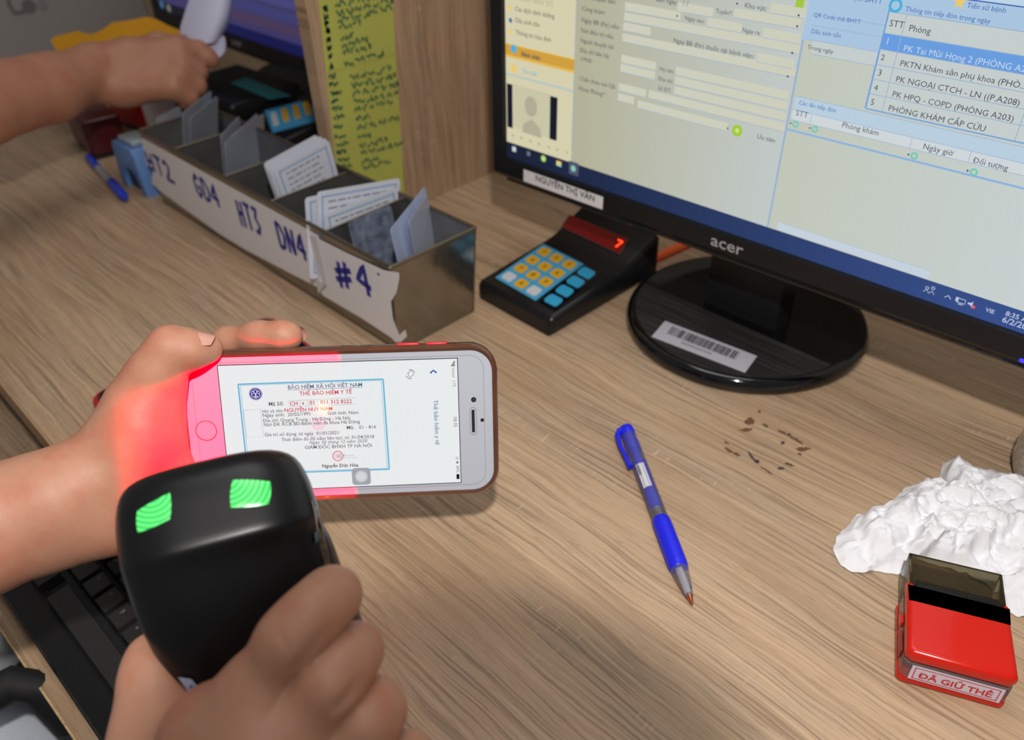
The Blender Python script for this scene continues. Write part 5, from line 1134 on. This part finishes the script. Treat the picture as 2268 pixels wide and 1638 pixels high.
mx = g_.math('MULTIPLY', g_.step(lx, 0.010, -0.010), g_.step(gx, -0.72, -0.40))
my = g_.math('MULTIPLY', g_.step(ly, 0.045, -0.075), g_.step(gy, -0.425, -0.405))
g_.l.new(g_.math('MULTIPLY', mx, my), e_l.inputs['Strength'])
g_.l.new(g_.comb(1.0, -0.075, -0.011), e_l.inputs['Color'])     # deep red diode, outside the display's own red

# ================================================================== people
SK1 = skin('skin_operator', srgb((192, 142, 116)), srgb((188, 114, 90))); SK2 = skin('skin_colleague', srgb((172, 122, 96)), srgb((164, 104, 82)))
NAILM = mat('fingernail', (206, 154, 138), 0.28, spec=0.5, sss=0.2)
op_ = thing('person', 'person in grey trousers holding the lit phone and a black scanner', 'person', (-0.55, -0.30, -0.735))
def A(px, py, d): return tuple(at(px, py, d))

# left arm: forearm from the left edge, palm towards the camera, thumb bent on the phone's corner, index finger along its top edge
fore = [(A(-420, 1265, .372), .031, A(-60, 1190, .382), .0275), (A(-60, 1155, .384), .0265, A(120, 1105, .396), .0225), (A(-60, 1195, .388), .0265, A(120, 1155, .402), .0215),
        (A(120, 1105, .396), .0225, A(225, 1050, .406), .0205), (A(120, 1155, .402), .0215, A(250, 1130, .412), .0200)]
palm = [(A(228, 1052, .406), .0198, A(312, 942, .408), .0182), (A(312, 942, .408), .0182, A(338, 865, .410), .0142), (A(250, 1130, .412), .0200, A(350, 1100, .425), .0190), (A(350, 1100, .425), .0190, A(400, 1030, .445), .0150),
        (A(240, 1080, .414), .018, A(385, 960, .446), .0135), (A(300, 980, .412), .0200, A(360, 1040, .428), .0160), (A(360, 870, .428), .0120, A(395, 930, .446), .0120), (A(310, 1010, .412), .018, A(330, 1100, .418), .017)]
thumb = [(A(318, 885, .408), .0150), (A(352, 815, .404), .0118), (A(377, 768, .402), .0095), (A(425, 774, .404), .0086), (A(463, 772, .409), .0068)]
index = [(A(385, 880, .446), .0105), (A(440, 800, .448), .0090), (A(505, 757, .436), .0072), (A(572, 745, .428), .0071), (A(628, 743, .425), .0068), (A(641, 744, .425), .0060)]
middle = [(A(395, 925, .452), .0105), (A(500, 880, .464), .0085), (A(590, 870, .462), .0080), (A(640, 870, .458), .0072)]
ring = [(A(400, 975, .455), .0100), (A(505, 950, .468), .0082), (A(590, 940, .466), .0078), (A(630, 940, .462), .0070)]
little = [(A(392, 1025, .452), .0095), (A(480, 1020, .464), .0075), (A(550, 1015, .464), .0070), (A(580, 1012, .460), .0062)]
cut = []
vs, fs = body_mesh([(thumb, 0), (index, 0), (middle, 0), (ring, 0), (little, 0)], fore+palm, 0.00125, kjoin=0.011, kbetween=0.0012, cuts=cut)
mb = MB(); mb.add([V3(v) for v in vs], fs, SK1, True); larm = mb.build('left_arm', op_, 'bare left forearm and hand gripping the end of the phone')
def nail(c, u, v, w_, l_, parent, m=NAILM):
    """curved nail: centre, direction of the finger, outward normal"""
    u = V3(u).normalized(); v = V3(v); v = (v-u*v.dot(u)).normalized(); s_ = u.cross(v); vs_ = []; n = 8
    for i in range(n+1):
        for j in range(n+1):
            a, b = 2*i/n-1, 2*j/n-1; a2 = a*math.sqrt(1-b*b*.3); b2 = b*math.sqrt(1-a*a*.3)
            vs_.append(V3(c)+s_*(a2*w_/2)+u*(b2*l_/2)+v*(0.0002-(a2**2)*w_*0.26-(max(0, b2)**2)*0.0006))
    mb = MB(); mb.add(vs_, [(i*(n+1)+j, (i+1)*(n+1)+j, (i+1)*(n+1)+j+1, i*(n+1)+j+1) for i in range(n) for j in range(n)], m, True); mb.build('fingernail', parent)
ab = BVHTree.FromPolygons([V3(v) for v in vs], fs)
def nail_on(out, udir, w_, l_, parent):
    q, nn, _, _ = ab.find_nearest(V3(out)); nv = (V3(out)-q).normalized(); nail(q+nv*0.0002, udir, nv, w_, l_, parent)
nail_on(at(458, 715, .3975), at(485, 752, .407)-at(440, 744, .404), 0.0115, 0.0130, larm)
nail_on(at(690, 722, .440), at(668, 738, .425)-at(640, 734, .427), 0.0085, 0.0100, larm)

# right hand wrapped round the scanner grip from below
rb = [(A(560, 2120, .238), .026, A(470, 1900, .244), .0235), (A(640, 2120, .246), .026, A(590, 1900, .250), .0235),
      (A(470, 1900, .246), .0225, A(480, 1640, .250), .0150), (A(500, 1880, .244), .0220, A(575, 1660, .242), .0150), (A(540, 1880, .246), .0220, A(680, 1730, .244), .0140), (A(590, 1900, .250), .0225, A(765, 1800, .252), .0130),
      (A(480, 1640, .250), .0150, A(575, 1660, .243), .0145), (A(575, 1660, .243), .0145, A(680, 1730, .245), .0135), (A(440, 1880, .252), .0200, A(375, 1720, .262), .0155), (A(375, 1720, .262), .0150, A(470, 1640, .256), .0110), (A(375, 1780, .262), .0150, A(348, 1650, .266), .0128)]
r_thumb = [(A(348, 1650, .266), .0128), (A(344, 1580, .270), .0110), (A(340, 1505, .276), .0098), (A(348, 1462, .283), .0088), (A(362, 1440, .288), .0072)]
r_index = [(A(480, 1640, .248), .0118), (A(562, 1528, .243), .0094), (A(640, 1414, .240), .0083), (A(692, 1360, .243), .0079), (A(736, 1318, .250), .0075), (A(748, 1308, .258), .0069)]
r_mid = [(A(575, 1665, .244), .0120), (A(668, 1592, .243), .0090), (A(728, 1518, .241), .0085), (A(768, 1466, .247), .0079), (A(788, 1438, .256), .0071), (A(794, 1433, .264), .0062)]
r_ring = [(A(680, 1730, .246), .0115), (A(754, 1676, .246), .0090), (A(806, 1608, .245), .0083), (A(834, 1572, .251), .0077), (A(842, 1548, .260), .0070)]
r_lit = [(A(765, 1800, .252), .0105), (A(835, 1755, .250), .0084), (A(885, 1705, .250), .0078), (A(905, 1682, .256), .0072), (A(912, 1675, .264), .0062)]
vs, fs = body_mesh([(r_thumb, 0), (r_index, 0), (r_mid, 0), (r_ring, 0), (r_lit, 0)], rb, 0.00115, kjoin=0.009, kbetween=0.0010,
    cuts=[(np.array(A(662, 1478, .232)), np.array(A(735, 1395, .234)), .0012, .0030), (np.array(A(752, 1562, .233)), np.array(A(808, 1500, .236)), .0010, .0028),
          (np.array(A(765, 1402, .2425)), np.array(A(795, 1430, .2490)), .0003, .0014), (np.array(A(615, 1400, .2305)), np.array(A(640, 1440, .2305)), .0002, .0012)])
mb = MB(); mb.add([V3(v) for v in vs], fs, SK1, True); rarm = mb.build('right_arm', op_, 'right hand wrapped round the scanner from below')
# trousers
GT = mat('grey_trousers', (186, 192, 202), 0.85, bump=(500, 0.4, 0.001), var=0.05)
vs, fs = body_mesh([], [(A(-330, 1500, .62), .085, A(20, 1760, .60), .078), (A(20, 1760, .60), .078, A(130, 2060, .62), .070), (A(-330, 1500, .62), .085, A(-700, 1700, .62), .10), (A(-30, 1420, .56), .026, A(-220, 1500, .58), .05)], 0.004, kjoin=0.02)
mb = MB(); mb.add([V3(v) for v in vs], fs, GT, True); mb.build('trousers', op_, 'grey trouser leg under the keyboard tray')
mb = MB(); mb.tube([at(-260, 1640, .50), at(-60, 1560, .505), at(30, 1512, .51), at(84, 1520, .515), at(150, 1600, .54)], [.014, .012, .011, .011, .010], mat('black_strap', (20, 20, 22), 0.7), 14); mb.build('strap', op_, 'black strap across the lap')

# colleague's arm at the far left, holding a crumpled receipt
p2 = thing('person', 'person reaching in from the left edge, bare forearm and hand pinching a white slip', 'person', tuple(at(-600, 300, .80)-V3((0, 0, 0.3))))
b2 = [(A(-500, 300, .66), .038, A(-60, 232, .74), .0365), (A(-60, 232, .74), .0365, A(110, 195, .80), .0315), (A(110, 195, .80), .0310, A(205, 160, .835), .0255), (A(205, 140, .835), .0190, A(290, 128, .85), .0185), (A(200, 182, .835), .0190, A(280, 190, .85), .0200),
      (A(290, 128, .85), .0190, A(392, 112, .865), .0140), (A(280, 150, .85), .0190, A(398, 140, .862), .0135), (A(280, 175, .85), .0190, A(400, 165, .858), .0130), (A(270, 195, .845), .0180, A(385, 192, .850), .0125)]
i2 = [(A(392, 110, .865), .0125), (A(440, 112, .875), .0095), (A(462, 128, .880), .0085), (A(470, 134, .882), .0070)]
m2 = [(A(398, 140, .862), .0120), (A(438, 160, .872), .0095), (A(428, 186, .880), .0085)]
g2 = [(A(400, 165, .858), .0115), (A(436, 190, .868), .0092), (A(424, 208, .876), .0080)]
l2_ = [(A(385, 192, .850), .0110), (A(420, 215, .860), .0085), (A(412, 228, .866), .0075)]
t2 = [(A(280, 120, .86), .0150), (A(350, 98, .885), .0115), (A(410, 100, .895), .0095), (A(445, 118, .897), .0080)]
vs, fs = body_mesh([(i2, 0), (m2, 0), (g2, 0), (l2_, 0), (t2, 0)], b2, 0.0024, kjoin=0.010, kbetween=0.002)
mb = MB(); mb.add([V3(v) for v in vs], fs, SK2, True); mb.build('arm', p2)
# the slip: a curled sheet
mb = MB(); M_slip = mat('slip_paper', (196, 198, 220), 0.7)
def curl(rows, th=0.0004):
    n = len(rows[0]); vs_ = [at(*p) for r in rows for p in r]; f_ = [(i*n+j, i*n+j+1, (i+1)*n+j+1, (i+1)*n+j) for i in range(len(rows)-1) for j in range(n-1)]
    mb.add(vs_, f_, M_slip, True)
curl([[(392, 78, .90), (404, 40, .895), (420, -10, .895), (440, -60, .90)], [(420, 92, .885), (436, 46, .880), (450, -8, .880), (470, -60, .885)], [(455, 100, .88), (472, 50, .872), (486, -2, .872), (505, -58, .875)], [(478, 98, .885), (500, 50, .88), (516, 10, .885), (520, -50, .89)], [(482, 92, .90), (508, 56, .90), (514, 28, .905), (512, -40, .91)]])
curl([[(450, 98, .893), (460, 120, .893), (470, 134, .894)], [(478, 90, .892), (486, 112, .893), (486, 128, .895)], [(498, 70, .897), (502, 96, .899), (500, 118, .90)]])
o = mb.build('receipt', None, "curled white paper slip held by the far hand", 'paper slip'); sd = o.modifiers.new('thick', 'SOLIDIFY'); sd.thickness = 0.0005; ss_ = o.modifiers.new('sub', 'SUBSURF'); ss_.levels = 2; ss_.render_levels = 2
